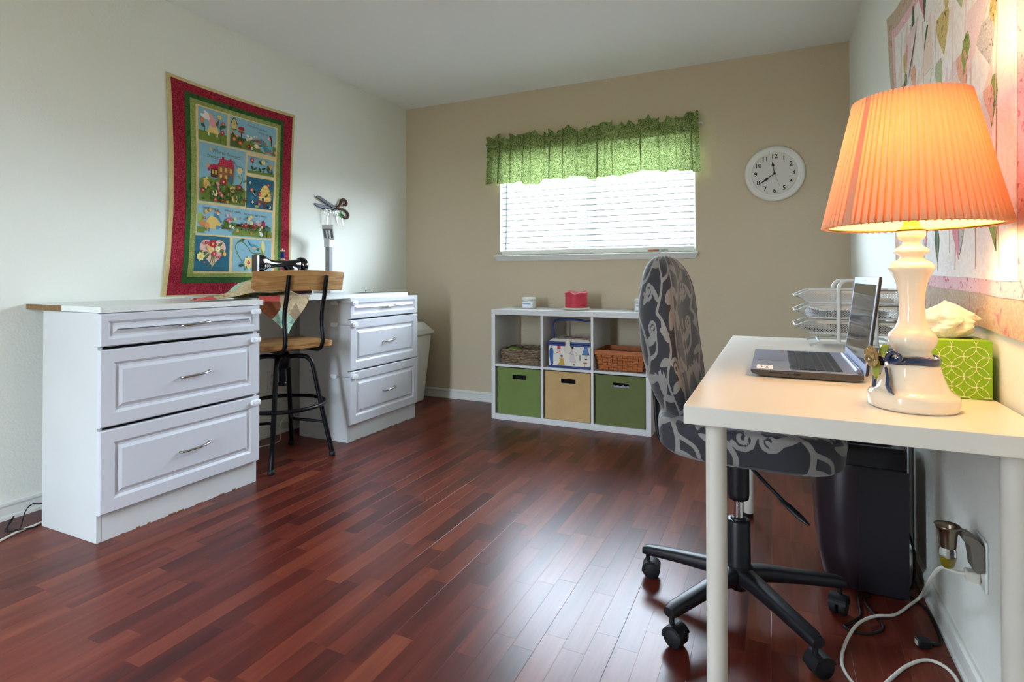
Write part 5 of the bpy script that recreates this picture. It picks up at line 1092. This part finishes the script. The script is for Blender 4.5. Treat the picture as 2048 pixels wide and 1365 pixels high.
for k in range(7):
    a = 2 * math.pi * k / 7; P = []
    for i in range(6):
        row = []
        for j in range(6):
            u = (i / 5 - .5) * 1.3; v = j / 5; r = .005 + .0165 * v; h = .005 + .010 * math.sin(v * 2.2)
            d1 = rtan * math.cos(a + u) + Vector((0, 0, 1)) * math.sin(a + u); q = c + d1 * r * (1 - .3 * (u * u)) + rdir * (h * (.6 + .4 * math.cos(u * 2))); row.append(tuple(q))
        P.append(row)
    m.grid(P); m.grid([[(q[0] + .0006, q[1], q[2] - .0006) for q in r_] for r_ in P])
ql = c + rdir * .006
m.lathe([(0, -.007), (.005, -.005), (.006, 0), (.004, .005), (0, .007)], tuple(ql), 10); m.build('rose', 'glaze_tan', TLm, norm=False)
def cleaf(s0, h0, s1, h1, w):
    a, e = Vector(rp(s0, h0, .012)), Vector(rp(s1, h1, .014)); t = e - a; n = t.cross(rdir).normalized(); P = []
    for i in range(9):
        u = i / 8; ww = w * math.sin(math.pi * min(1, u * .95 + .05)) ** .8; P.append([tuple(a + t * u + n * ww * k + rdir * (.004 * (1 - k * k) + .004 * math.sin(math.pi * u))) for k in (-1, -.5, 0, .5, 1)])
    m = MB(); m.grid(P); m.grid([[(q[0], q[1], q[2] - .001) for q in r_] for r_ in P]); m.build('leaf', 'glaze_green', TLm, norm=False)
cleaf(-.006, .010, .022, .032, .010); cleaf(-.010, -.004, -.014, -.040, .012); cleaf(-.002, .010, .016, .020, .008)

# ------------------------------------------------------------------ laptop
LTx0, LTx1, LTy0, LTy1, LTz = 2.809, 3.062, -2.392, -1.955, DZ_ + .0005
LT = thing('laptop', 'open silver laptop on the desk facing the office chair', 'laptop', ((LTx0 + LTx1) / 2, (LTy0 + LTy1) / 2, LTz))
m = MB(); m.prism([(LTx0, LTz + .014), (LTx0 + .004, LTz + .010), (LTx0 + .022, LTz + .004), (LTx1 - .02, LTz + .002), (LTx1, LTz + .008), (LTx1, LTz + .020), (LTx0, LTz + .019)], 'y', LTy0, LTy1); m.v = [(p[0], p[1], p[2]) for p in m.v]; m.build('base', 'laptop_side', LT, bevel=.0015)
m = MB(); m.prism([(LTx0 - .0003, LTz + .0192), (LTx1 - .012, LTz + .0203), (LTx1 - .012, LTz + .0218), (LTx0 - .0003, LTz + .0205)], 'y', LTy0 - .0003, LTy1 + .0003); PR = m.build('palm_rest', 'laptop_silver', LT)
zt = LTz + .0211
part('touchpad', mat('touchpad_grey', '#8d97b2', .3, metal=.4), PR, (LTx0 + .012, LTx0 + .082, -2.215, -2.105, zt, zt + .0004))
KBx0, KBx1 = LTx0 + .096, LTx0 + .214
part('keyboard_well', 'laptop_black', PR, (KBx0 - .003, KBx1 + .003, LTy0 + .022, LTy1 - .022, zt, zt + .0005))
m = MB()
for r_ in range(6):
    xk = KBx0 + r_ * .0197; n = 19
    for k in range(n):
        yk = LTy0 + .025 + k * ((LTy1 - LTy0 - .05) / n)
        if r_ == 0 and 5 < k < 11: continue
        m.box(xk, xk + .0165, yk, yk + (LTy1 - LTy0 - .05) / n - .003, zt + .0006, zt + .0020)
    if r_ == 0: m.box(xk, xk + .0165, LTy0 + .025 + 6 * .0203, LTy0 + .025 + 11 * .0203, zt + .0006, zt + .0020)
m.build('keyboard_keys', 'key_black', PR, kind='stuff')
m = MB(); m.box(LTx0 + .014, LTx0 + .052, LTy0 + .010, LTy0 + .075, zt + .0001, zt + .0005); STK = m.build('sticker', 'paper', PR)
D = Deco(0, lambda s, t, d: (LTx0 + .014 + .038 * t, LTy0 + .075 - .065 * s, zt + .0006 + d), .00002)
D.rect(.06, .12, .2, .35, '#4c5c3a').rect(.06, .12, .6, .8, '#5a5a5a').rect(.3, .32, .1, .9, '#8a8a90').rect(.42, .65, .60, .68, '#555').rect(.42, .75, .30, .36, '#777') if False else D.rect(.06, .14, .2, .35, '#4c5c3a').rect(.06, .14, .6, .8, '#5a5a5a').rect(.30, .32, .1, .9, '#8a8a90').rect(.42, .65, .60, .70, '#555555').rect(.42, .75, .28, .36, '#777777').rect(.8, .92, .55, .75, '#666666')
D.build('sticker_print', STK)
part('logo_sticker', mat('logo_orange', '#b06a5c', .5), PR, (LTx0 + .075, LTx0 + .083, LTy1 - .05, LTy1 - .022, zt + .0001, zt + .0004))
part('port', 'laptop_black', LT, (LTx0 + .045, LTx0 + .075, LTy0 - .0004, LTy0 + .001, LTz + .012, LTz + .015), (LTx0 + .086, LTx0 + .090, LTy0 - .0004, LTy0 + .001, LTz + .010, LTz + .014), (LTx0 + .100, LTx0 + .116, LTy0 - .0004, LTy0 + .001, LTz + .009, LTz + .0145))
m = MB(); m.tube([(LTx1 - .006, LTy0 + .045, LTz + .022), (LTx1 - .006, LTy1 - .045, LTz + .022)], .0065, 12); m.build('hinge', 'laptop_silver', LT)
# lid: leans back slightly
LA = math.atan2(.030, .235); XL = Matrix.Translation((LTx1 + .001, 0, LTz + .018)) @ Matrix.Rotation(LA, 4, 'Y'); LH = .243
m = MB(); m.prism(rrect(LTy0, LTy1, 0, LH, .008), 'x', .0012, .0075); LID = m.build('lid', 'laptop_black', LT, xf=XL, bevel=.0015)
m = MB(); fr = [(LTy0 + .001, LTy1 - .001, 0.001, .026), (LTy0 + .001, LTy1 - .001, LH - .020, LH - .001), (LTy0 + .001, LTy0 + .014, .026, LH - .020), (LTy1 - .014, LTy1 - .001, .026, LH - .020)]
for y0_, y1_, a_, c_ in fr: m.box(.0, .0013, y0_, y1_, a_, c_)
m.build('bezel', 'laptop_silver', LID, xf=XL)
m = MB(); m.box(.0004, .0012, LTy0 + .014, LTy1 - .014, .026, LH - .020); m.build('screen', 'screen_glass', LID, xf=XL)
m = MB(); m.box(-.0003, .0, -2.176, -2.171, LH - .012, LH - .008); m.build('webcam', 'ink', LID, xf=XL)

# ------------------------------------------------------------------ paper tray
TR = thing('letter_tray', 'white wire-mesh three-tier letter tray at the far end of the desk', 'letter tray', (3.10, -1.48, DZ_))
tx0_, tx1_, ty0_, ty1_ = 2.937, 3.270, -1.605, -1.385
def tray(zb):
    Tt = bpy.data.objects.new('tray', None)
    hgt = .048
    prof_ = [(tx0_, zb + .026), (tx0_ + .050, zb), (tx1_ - .012, zb), (tx1_, zb + hgt)]
    m = MB()
    side = [(tx0_, zb + .026), (tx0_ + .048, zb + hgt), (tx1_, zb + hgt), (tx1_, zb + .01), (tx1_ - .012, zb), (tx0_ + .050, zb)]
    for y in (ty0_, ty1_): m.tube([(x, y, z) for x, z in side], .0032, 8, closed=True)
    m.tube([(tx0_, ty0_, zb + .026), (tx0_, ty1_, zb + .026)], .0032, 8).tube([(tx1_, ty0_, zb + hgt), (tx1_, ty1_, zb + hgt)], .0032, 8).tube([(tx0_ + .05, ty0_, zb), (tx0_ + .05, ty1_, zb)], .0025, 6).tube([(tx1_ - .012, ty0_, zb), (tx1_ - .012, ty1_, zb)], .0025, 6)
    fr_ = m.build('tray', 'wire_white', TR)
    g = MB(); w = .0014; stp = .0085
    def net(P0, U_, V_, lu, lv, inside=lambda a, c: True):
        P0, U_, V_ = Vector(P0), Vector(U_).normalized(), Vector(V_).normalized(); nrm = U_.cross(V_)
        for sgn in (1, -1):
            k = -lv if sgn > 0 else 0
            while k < lu + (0 if sgn > 0 else lv):
                pts = []
                for i in range(25):
                    v_ = lv * i / 24; u_ = k + sgn * v_
                    if 0 <= u_ <= lu and inside(u_, v_): pts.append((u_, v_))
                if len(pts) > 1:
                    a, c = pts[0], pts[-1]; A = P0 + U_ * a[0] + V_ * a[1]; C_ = P0 + U_ * c[0] + V_ * c[1]; t = (C_ - A).normalized(); n = t.cross(nrm) * w / 2
                    g.add([A - n, C_ - n, C_ + n, A + n], [(0, 1, 2, 3)])
                k += stp
    ly = ty1_ - ty0_
    net((tx0_ + .05, ty0_, zb), (1, 0, 0), (0, 1, 0), tx1_ - tx0_ - .062, ly)
    net((tx0_, ty0_, zb + .026), (.05, 0, -.026), (0, 1, 0), .0563, ly)
    net((tx1_ - .006, ty0_, zb), (0, 1, 0), (.006, 0, hgt), ly, hgt)
    ok = lambda u_, v_: (v_ > .026 - .026 * u_ / .05 if u_ < .05 else True) and (v_ < .026 + .022 * u_ / .048 if u_ < .048 else True)
    for y in (ty0_, ty1_): net((tx0_, y, zb), (1, 0, 0), (0, 0, 1), tx1_ - tx0_ - .006, hgt, ok)
    g.build('wire_mesh', 'wire_white', fr_, norm=False)
    for y, o in ((ty0_, -1), (ty1_, 1)):
        s_ = MB(); s_.box(tx0_ + .075, tx1_ - .015, y - .0015, y + .0015, zb + hgt - .012, zb + hgt - .003); s_.build('side_rail', mat('rail_beige', '#d8cdbb', .4), fr_)
zt_ = (DZ_ + .050, DZ_ + .107, DZ_ + .163)
for z in zt_: tray(z)
for y in (ty0_ - .006, ty1_ + .006):
    m = MB(); xl, xr = 3.080, 3.197; zt2 = DZ_ + .246
    m.tube([(xl, y, DZ_ + .016)] + [(xl + .03 - .03 * math.cos(R(a)), y, zt2 - .03 + .03 * math.sin(R(a))) for a in range(0, 91, 15)] + [(xr - .03 + .03 * math.sin(R(a)), y, zt2 - .03 + .03 * math.cos(R(a))) for a in range(0, 91, 15)] + [(xr, y, DZ_ + .016)], .0062, 10)
    m.build('upright', 'wire_white', TR)
    m = MB(); m.tube(smooth([(2.985, y, DZ_ + .0055), (3.01, y, DZ_ + .012), (3.04, y, DZ_ + .017), (3.23, y, DZ_ + .017), (3.255, y, DZ_ + .012), (3.275, y, DZ_ + .0055)], 4), .005, 8); m.build('foot_bar', 'wire_white', TR)
m = MB(); m.tube([(3.02, ty0_ - .006, DZ_ + .014), (3.02, ty1_ + .006, DZ_ + .014)], .004, 8); m.build('cross_bar', 'wire_white', TR)
m = MB()
for k in range(6):
    z = zt_[1] + .004 + k * .0045; P = [[(2.972 + rnd.uniform(0, .02) + .25 * i / 5, -1.59 + .18 * j / 5, z + .004 * math.sin(i + k) + .008 * (i == 0) * (k % 3)) for j in range(6)] for i in range(6)]; m.grid(P); m.grid([[(q[0], q[1], q[2] - .0015) for q in r_] for r_ in P])
tag(m.build('paper_stack', 'paper', norm=False), 'white papers lying in the middle tray', 'paper')
m = MB(); m.prism([(2.965, zt_[0] + .020), (3.04, zt_[0] + .014), (3.08, zt_[0] + .006), (3.07, zt_[0] + .004), (3.0, zt_[0] + .006), (2.965, zt_[0] + .014)], 'y', -1.59, -1.44); tag(m.build('black_case', 'black_gloss', bevel=.002), 'small black object lying at the left end of the lowest tray', 'case')
m = MB(); m.box(3.06, 3.255, -1.595, -1.40, zt_[0] + .004, zt_[0] + .022); tag(m.build('paper_stack', mat('kraft', '#8d7b62', .8), bevel=.001), 'brown papers lying in the lowest tray', 'paper')
m = MB(); m.box(3.15, 3.252, -1.595, -1.42, zt_[2] + .004, zt_[2] + .018); tag(m.build('paper_stack', mat('beige_paper', '#c9bda8', .8), bevel=.001), 'beige papers lying in the top tray', 'paper')
# small box and cables behind the lamp
HB = thing('small_black_box', 'small dark box with a green stripe on the desk behind the lamp ornament', 'device', (3.19, -1.98, DZ_))
part('case', 'black_plastic', HB, (3.125, 3.245, -2.03, -1.93, DZ_ + .0005, DZ_ + .040), bevel=.003); part('stripe', mat('stripe_green', '#2f7a48', .5), HB, (3.128, 3.242, -2.0315, -2.0302, DZ_ + .028, DZ_ + .037))
for k, (o, h) in enumerate(((0, .026), (.012, .012), (.02, .008))):
    cord('power_cord', ('black cable running from the laptop to the small box, topmost of three', 'black cable running from the laptop to the small box, middle of three', 'black cable running from the laptop to the small box, lowest of three')[k], [(3.075, -2.06 - o, DZ_ + .004 + h * .6), (3.10, -2.05 - o, DZ_ + .0045 + h), (3.122, -2.02 - o * .6, DZ_ + .0045 + h)], .0018, 'black_rubber', 4)

# ------------------------------------------------------------------ tissue box
TX0, TX1, TY0, TY1, TZ1 = 3.160, 3.278, -2.497, -2.379, DZ_ + .124
TB_ = thing('tissue_box', 'lime green tissue box with a white circle lattice behind the lamp', 'tissue box', (3.219, -2.438, DZ_))
part('carton', 'box_green', TB_, (TX0, TX1, TY0, TY1, DZ_ + .0005, TZ1), bevel=.0015, seg=1)
def lattice(fn, lw, lh, name='printed_lattice', c='box_line'):
    D = Deco(0, fn, .000004); rr = .0215; g = rr / math.sqrt(1) * .98
    for i in range(-1, 6):
        for j in range(-1, 6):
            if (i + j) % 2: continue
            cx, cy = i * g + .006, j * g + .004
            pts = [(cx + rr * math.cos(t) , cy + rr * math.sin(t)) for t in [2 * math.pi * k / 32 for k in range(33)]]
            run = []
            for q in pts + [None]:
                if q is not None and .0005 < q[0] < lw - .0005 and .0005 < q[1] < lh - .0005: run.append(q)
                else:
                    if len(run) > 2: D.stem(run, .0011, c)
                    run = []
    D.build(name, TB_)
lattice(lambda s, t, d: (TX0 + s, TY0 - .0003 - d, DZ_ + .001 + t), .118, .123); lattice(lambda s, t, d: (TX0 - .0003 - d, TY1 - s, DZ_ + .001 + t), .118, .123); lattice(lambda s, t, d: (TX0 + s, TY0 + t, TZ1 + .0003 + d), .118, .118)
m = MB(); m.prism(arc(3.219, -2.438, .042, 0, 345, 23), 'z', TZ1 + .0004, TZ1 + .0009); m.v = [(p[0], -2.438 + (p[1] + 2.438) * .45, p[2]) for p in m.v]; m.build('opening', 'dark_inside', TB_)
from mathutils import noise as mnoise
m = MB(); P = []
for i in range(19):
    u = i / 18; row = []
    for j in range(44):
        a = 2 * math.pi * j / 44; prof_r = (.020, .030, .040, .046, .048, .047, .043, .036, .026, .012)[min(9, int(u * 9.99))]
        f_ = u * 9.99 - int(u * 9.99); nx_ = (.020, .030, .040, .046, .048, .047, .043, .036, .026, .012, .0)[min(10, int(u * 9.99) + 1)]; rad = prof_r + (nx_ - prof_r) * f_
        q = Vector((math.cos(a) * 1.4, math.sin(a) * 1.4, u * 2.6)); n1 = mnoise.cell_vector(q * 1.1).x * .10 + mnoise.noise(q * 1.6) * .55 + mnoise.noise(q * 3.3 + Vector((5, 2, 1))) * .30
        rad *= 1 + n1 * (1 - .3 * u)
        row.append((3.208 + rad * math.cos(a) * 1.10, -2.445 + rad * .62 * math.sin(a), TZ1 + .001 + .078 * u + .012 * mnoise.noise(q * 1.3 + Vector((9, 9, 9))) * u))
    P.append(row)
m.grid(P, cv=True, sm=False); tag(m.build('tissue', 'tissue_paper', norm=True), 'crumpled white tissue sticking out of the green box', 'tissue')

# ------------------------------------------------------------------ shredder under the desk
SH = thing('paper_shredder', 'tall black floor appliance with a rounded front standing under the desk', 'appliance', (3.11, -1.76, 0))
sx0, sx1, sy0, sy1, sh = 2.985, 3.232, -1.925, -1.585, .462
def outline(g, x0=sx0): return [(sx1 - g * .3, sy0 + .012 + g), (sx1 - .012 - g * .3, sy0 + g), (x0 + .115, sy0 + g)] + [(x0 + g + .115 - .115 * math.sin(t), sy0 + g + .075 - .075 * math.cos(t)) for t in np.linspace(.2, math.pi / 2, 9)] + [(x0 + g + .115 - .115 * math.sin(t), sy1 - g - .075 + .075 * math.cos(t)) for t in np.linspace(math.pi / 2, .2, 9)] + [(x0 + .115, sy1 - g), (sx1 - .012, sy1 - g), (sx1 - g * .3, sy1 - .012 - g)]
def stack(m, lv):
    P = [[(x, y, z) for x, y in outline(g, sx0 + dx)] for z, g, dx in lv]; n = len(P[0])
    m.grid(P, cv=True); m.add(P[0], [tuple(range(n))]); m.add(P[-1], [tuple(range(n))])
m = MB(); stack(m, [(.002, .012, .03), (.02, .006, .018), (.10, .003, .006), (.25, .0, .0), (.38, .001, .002), (.398, .002, .003)]); m.build('bin_body', 'shredder_side', SH)
m = MB(); stack(m, [(.400, .0015, .002), (.44, .001, .002), (.456, .003, .005), (sh, .010, .012)]); m.build('shredder_head', 'shredder_black', SH)
m = MB(); m.box(3.10, sx1 + .0006, sy0 - .0012, sy0 + .0005, .012, .395); m.build('side_panel', 'shredder_black', SH)
m = MB(); m.prism(rrect(sx0 + .06, sx1 - .03, sy0 + .035, sy1 - .04, .03), 'z', sh, sh + .004); m.build('top_panel', mat('top_gloss', '#2a3142', .12, coat=.5), SH, bevel=.0015)
m = MB(); m.tube(smooth([(sx0 + .002, -1.86, .372), (sx0 - .014, -1.84, .360), (sx0 - .018, -1.76, .355), (sx0 - .014, -1.68, .360), (sx0 + .002, -1.66, .372)], 6), .007, 8); lab(m.build('handle', 'chrome', SH), 'chrome pull handle')
cord('power_cord', 'black cord looping on the floor in front of the black appliance', [(3.10, -1.93, .012), (3.096, -1.955, .005), (3.093, -2.0, .004), (3.088, -2.06, .004), (3.062, -2.108, .004), (3.040, -2.136, .004), (3.06, -2.156, .004), (3.101, -2.148, .004), (3.135, -2.109, .004), (3.137, -2.071, .004), (3.112, -2.007, .009), (3.112, -1.96, .006), (3.13, -1.93, .004)], .0032, 'black_rubber')
PCo = thing('power_cord', 'black cord with a loose plug running along the right wall', 'cord', (3.26, -1.95, 0))
MB().tube(smooth([(3.238, -1.76, .205), (3.262, -1.79, .14), (3.266, -1.81, .09), (3.258, -1.83, .02), (3.238, -1.864, .004), (3.252, -1.90, .004), (3.270, -1.94, .004), (3.274, -2.0, .004), (3.272, -2.08, .004), (3.265, -2.118, .004), (3.245, -2.137, .006)], 6), .0034, 8).build('cable', 'black_rubber', PCo)
m = MB(); X = Matrix.Translation((3.222, -2.145, .0115)) @ Matrix.Rotation(R(18), 4, 'Z'); m.box(-.016, .016, -.012, .012, -.011, .011); PG = m.build('plug', 'black_plastic', PCo, bevel=.003, xf=X)
m = MB(); m.box(-.0172, -.0158, -.007, .007, -.006, .006); m.build('contacts', 'ivory_plastic', PG, xf=X); m = MB(); m.tube([(.012, 0, 0), (.034, .008, -.004)], [.007, .004], 8); m.build('strain_relief', 'black_plastic', PG, xf=X)

# ------------------------------------------------------------------ outlet, air freshener and white cord on the right wall
WO = thing('wall_outlet', 'white outlet plate on the right wall under the desk', 'outlet', (W - .003, -2.37, .29))
b = MB(); b.box(W - .006, W - .0005, -2.407, -2.333, .288, .402); b.build('plate', 'white_plastic', WO, bevel=.002)
for z in (.325, .37): MB().prism(rrect(-2.387, -2.353, z - .014, z + .014, .008), 'x', W - .0075, W - .006).build('socket', 'ivory_plastic', WO)
AF = thing('air_freshener', 'plug-in oil air freshener with a metal cup on the right wall', 'air freshener', (3.25, -2.37, .30))
fx, fy = 3.222, -2.392
b = MB(); b.prism([(W - .0077, .335), (W - .0077, .392), (W - .018, .404), (W - .030, .412), (W - .046, .415), (W - .046, .400), (W - .034, .392), (W - .030, .36), (W - .028, .338), (W - .022, .332)], 'y', -2.412, -2.366); b.build('plug_body', 'grey_plug', AF, bevel=.003)
b = MB(); b.lathe([(.0155, .374), (.0165, .382), (.0185, .404), (.0225, .418), (.0255, .4235), (.0245, .4245), (.020, .418), (.0165, .404), (.014, .392), (0, .392)], (fx, fy, 0), 32); b.build('metal_cup', 'brushed_bronze', AF)
b = MB(); b.lathe([(0, .3925), (.0138, .3925)], (fx, fy, 0), 24, caps=False); b.build('vent', 'ink', AF)
b = MB(); b.lathe([(.0, .327), (.009, .3275), (.0125, .333), (.0165, .352), (.0168, .366), (.0150, .3735)], (fx, fy, 0), 28); b.build('glass_bottle', 'glass', AF)
b = MB(); b.lathe([(.0, .3285), (.0085, .3288), (.0115, .334), (.0147, .350), (0, .350)], (fx, fy, 0), 28); b.build('oil', 'oil', AF)
b = MB(); b.tube([(fx, fy, .332), (fx, fy, .373)], .0028, 8); b.build('wick', 'ivory_plastic', AF)
XC = thing('extension_cord', 'white extension cord plugged in below the air freshener and coiled on the floor', 'cord', (3.15, -2.2, 0))
b = MB(); b.box(W - .034, W - .0077, -2.385, -2.357, .298, .322); b.build('plug', 'ivory_plastic', XC, bevel=.004)
b = MB(); b.tube(smooth([(W - .034, -2.371, .311), (W - .055, -2.365, .310), (3.228, -2.30, .285), (3.232, -2.18, .20), (3.245, -2.05, .11), (3.262, -1.93, .04), (3.258, -1.905, .0135), (3.230, -1.950, .0125), (3.179, -2.017, .005), (3.123, -2.064, .0125), (3.072, -2.131, .0125), (3.032, -2.233, .005), (3.017, -2.325, .005), (3.036, -2.392, .005), (3.07, -2.40, .005), (3.103, -2.359, .005), (3.159, -2.269, .005), (3.212, -2.214, .005), (3.248, -2.220, .005), (3.265, -2.263, .005), (3.262, -2.35, .005), (3.262, -2.6, .005)], 6), .0042, 8); b.build('cable', 'cord_white', XC)

# ------------------------------------------------------------------ tulip quilt on the right wall
TQ = thing('tulip_quilt', 'pale pink and cream tulip patchwork quilt hanging on the right wall', 'quilt', (W, -2.0, .86))
def tmap(a, c, d=0.):
    """a: 0 far edge .. 1 near edge, c: 0 bottom .. 1 top"""
    y_far = -1.305 - .150 * (1 - c) ** .8 - .03 * math.sin(math.pi * c); y = y_far + (-2.78 - y_far) * a
    zt = 2.03 - .17 * math.sin(math.pi * min(1, a)) ** .8 * .45 + .02 * a; zb = .935 - .072 * min(1, a * 1.25) - .01 * math.sin(6 * a)
    return (W - .0065 - d - .0022 * (1 + math.sin(14 * a + 9 * c)) - .0012 * math.sin(40 * a), y, zb + (zt - zb) * c)
def tsheet(name, a0, a1, c0, c1, d, mt, n=18, th=.0015):
    m = MB(); P = [[tmap(a0 + (a1 - a0) * i / n, c0 + (c1 - c0) * j / n, d) for j in range(n + 1)] for i in range(n + 1)]; m.grid(P)
    bnd = [P[0][j] for j in range(n + 1)] + [P[i][n] for i in range(1, n + 1)] + [P[n][j] for j in range(n - 1, -1, -1)] + [P[i][0] for i in range(n - 1, 0, -1)]; k = len(bnd)
    m.add(bnd + [(p[0] + th, p[1], p[2]) for p in bnd], [(i, (i + 1) % k, k + (i + 1) % k, k + i) for i in range(k)]); return m.build(name, mt, TQ, norm=False)
tsheet('border_strip', 0, 1, 0, 1, 0, 'tan_floral', 30, .004)
tsheet('border_strip', .062, .93, .068, .93, .0013, 'pink_calico', 26)
FLD = tsheet('field', .092, .885, .098, .895, .0024, 'white_quilt', 26)
def yz(y, z):                                            # invert the map numerically
    a, c = .5, .5
    for _ in range(30):
        q = tmap(a, c); e = 1e-4; qa = tmap(a + e, c); qc = tmap(a, c + e); J = np.array([[(qa[1] - q[1]) / e, (qc[1] - q[1]) / e], [(qa[2] - q[2]) / e, (qc[2] - q[2]) / e]])
        s = np.linalg.solve(J, [y - q[1], z - q[2]]); a = min(max(a + s[0], .001), .999); c = min(max(c + s[1], .001), .999)
    return a, c
def tpiece(pts, mt, name='applique_petal'):
    q = [tmap(*yz(*p), .0034) for p in pts]; cx = tuple(sum(p[k] for p in q) / len(q) for k in range(3)); n = len(q); m = MB()
    m.add(q + [cx], [(i, (i + 1) % n, n) for i in range(n)]); m.add(q + [(p[0] + .0012, p[1], p[2]) for p in q], [(i, (i + 1) % n, n + (i + 1) % n, n + i) for i in range(n)]); return m.build(name, mt, TQ, norm=False)
def shape(y, z, h, w, lean, kind):                       # narrow leaf (kite) hanging down; y decreases towards the camera
    if kind == 'leaf': pr = [(0, .25), (.12, .62), (.38, 1), (.62, .75), (1, 0)]
    else: pr = [(0, .85), (.18, 1), (.45, .8), (1, 0)]
    L_ = [(y + w * k * .5 + lean * t, z - h * t) for t, k in pr]; R_ = [(y - w * k * .5 + lean * t, z - h * t) for t, k in reversed(pr)]; return L_ + R_
tul = [(-1.775, 1.875, .135, .050, .01, 'leaf', 'petal_green'), (-1.74, 1.83, .09, .04, -.03, 'petal', 'petal_floral'), (-1.895, 1.90, .135, .075, -.04, 'petal', 'petal_pink'), (-1.945, 1.86, .10, .035, .01, 'leaf', 'petal_green'),
       (-1.965, 1.735, .130, .060, .03, 'leaf', 'petal_green'), (-1.65, 1.765, .11, .04, -.02, 'petal', 'yellow_calico'), (-1.68, 1.79, .09, .028, .0, 'leaf', 'petal_pink'), (-1.62, 1.665, .12, .05, -.04, 'petal', 'petal_pink'), (-1.675, 1.69, .09, .04, .02, 'leaf', 'petal_green'), (-1.76, 1.68, .12, .06, -.03, 'petal', 'petal_peach'),
       (-2.135, 1.70, .12, .115, -.015, 'petal', 'yellow_calico'), (-2.19, 1.78, .10, .05, .02, 'leaf', 'yellow_calico'), (-2.265, 1.74, .10, .10, -.04, 'petal', 'patch_sage'), (-2.32, 1.76, .09, .03, .01, 'leaf', 'petal_pink'),
       (-2.345, 1.565, .095, .055, .02, 'leaf', 'petal_olive'), (-2.295, 1.53, .11, .085, -.04, 'petal', 'petal_peach'), (-2.445, 1.545, .11, .12, -.05, 'petal', 'petal_floral'), (-2.515, 1.60, .15, .05, .03, 'leaf', 'yellow_calico'), (-2.08, 1.585, .10, .09, -.03, 'petal', 'patch_sage'),
       (-2.515, 1.41, .105, .050, .012, 'leaf', 'petal_olive'), (-2.475, 1.395, .085, .065, -.035, 'petal', 'petal_peach'), (-2.38, 1.42, .06, .03, 0, 'leaf', 'yellow_calico'),
       (-1.95, 1.52, .10, .04, .01, 'leaf', 'petal_pink'), (-1.84, 1.50, .10, .05, 0, 'leaf', 'yellow_calico'), (-1.72, 1.20, .13, .045, -.02, 'petal', 'petal_floral'), (-1.90, 1.175, .10, .045, -.02, 'petal', 'petal_floral'), (-1.935, 1.165, .09, .03, .0, 'leaf', 'petal_pink'), (-2.055, 1.135, .105, .055, -.01, 'leaf', 'petal_green'),
       (-2.20, 1.165, .13, .060, -.045, 'petal', 'petal_pink'), (-2.285, 1.165, .12, .050, .03, 'leaf', 'petal_floral'), (-2.47, 1.16, .115, .075, -.045, 'petal', 'petal_olive'), (-2.53, 1.165, .10, .040, .02, 'leaf', 'yellow_calico'), (-2.33, 1.30, .10, .05, .01, 'leaf', 'petal_green'), (-2.20, 1.34, .10, .06, -.03, 'petal', 'petal_pink'), (-2.05, 1.36, .10, .05, 0, 'leaf', 'petal_peach')]
_pale = ['pale_peach', 'pale_sprig', 'pale_rose']; _k = 0
def bgpiece(pts, mt):
    q = [tmap(*yz(*p), .0029) for p in pts]; n = len(q); m = MB(); m.add(q, [tuple(range(n))]); m.add(q + [(p[0] + .001, p[1], p[2]) for p in q], [(i, (i + 1) % n, n + (i + 1) % n, n + i) for i in range(n)]); m.build('background_patch', mt, TQ, norm=False)
for i in range(6):
    for j in range(5):
        y0_ = -1.53 - .163 * i; z1_ = 1.86 - .050 * i - .165 * j; z0_ = z1_ - .160
        if z0_ < 1.01: continue
        if (i + j) % 2: bgpiece([(y0_, z1_), (y0_ - .157, z1_), (y0_, z0_)], _pale[_k % 3])
        else: bgpiece([(y0_ - .157, z1_), (y0_ - .157, z0_), (y0_, z0_)], _pale[_k % 3])
        _k += 1
for y, z, h, w, ln, kd, mt in tul: tpiece(shape(y, z, h, w, ln, kd), mt)
for k in range(7):                                       # diagonal and upright seams between the blocks
    y = -1.60 - .155 * k
    try:
        pts = [(y, 1.86 - .045 * k), (y - .004, 1.01)]; A = [tmap(*yz(y - .002 * math.sin(i), pts[0][1] + (pts[1][1] - pts[0][1]) * i / 16), .0029) for i in range(17)]; MB().tube(A, .0011, 5).build('seam', mat('seam_peach', '#d8c3b2', .9), TQ)
    except Exception: pass
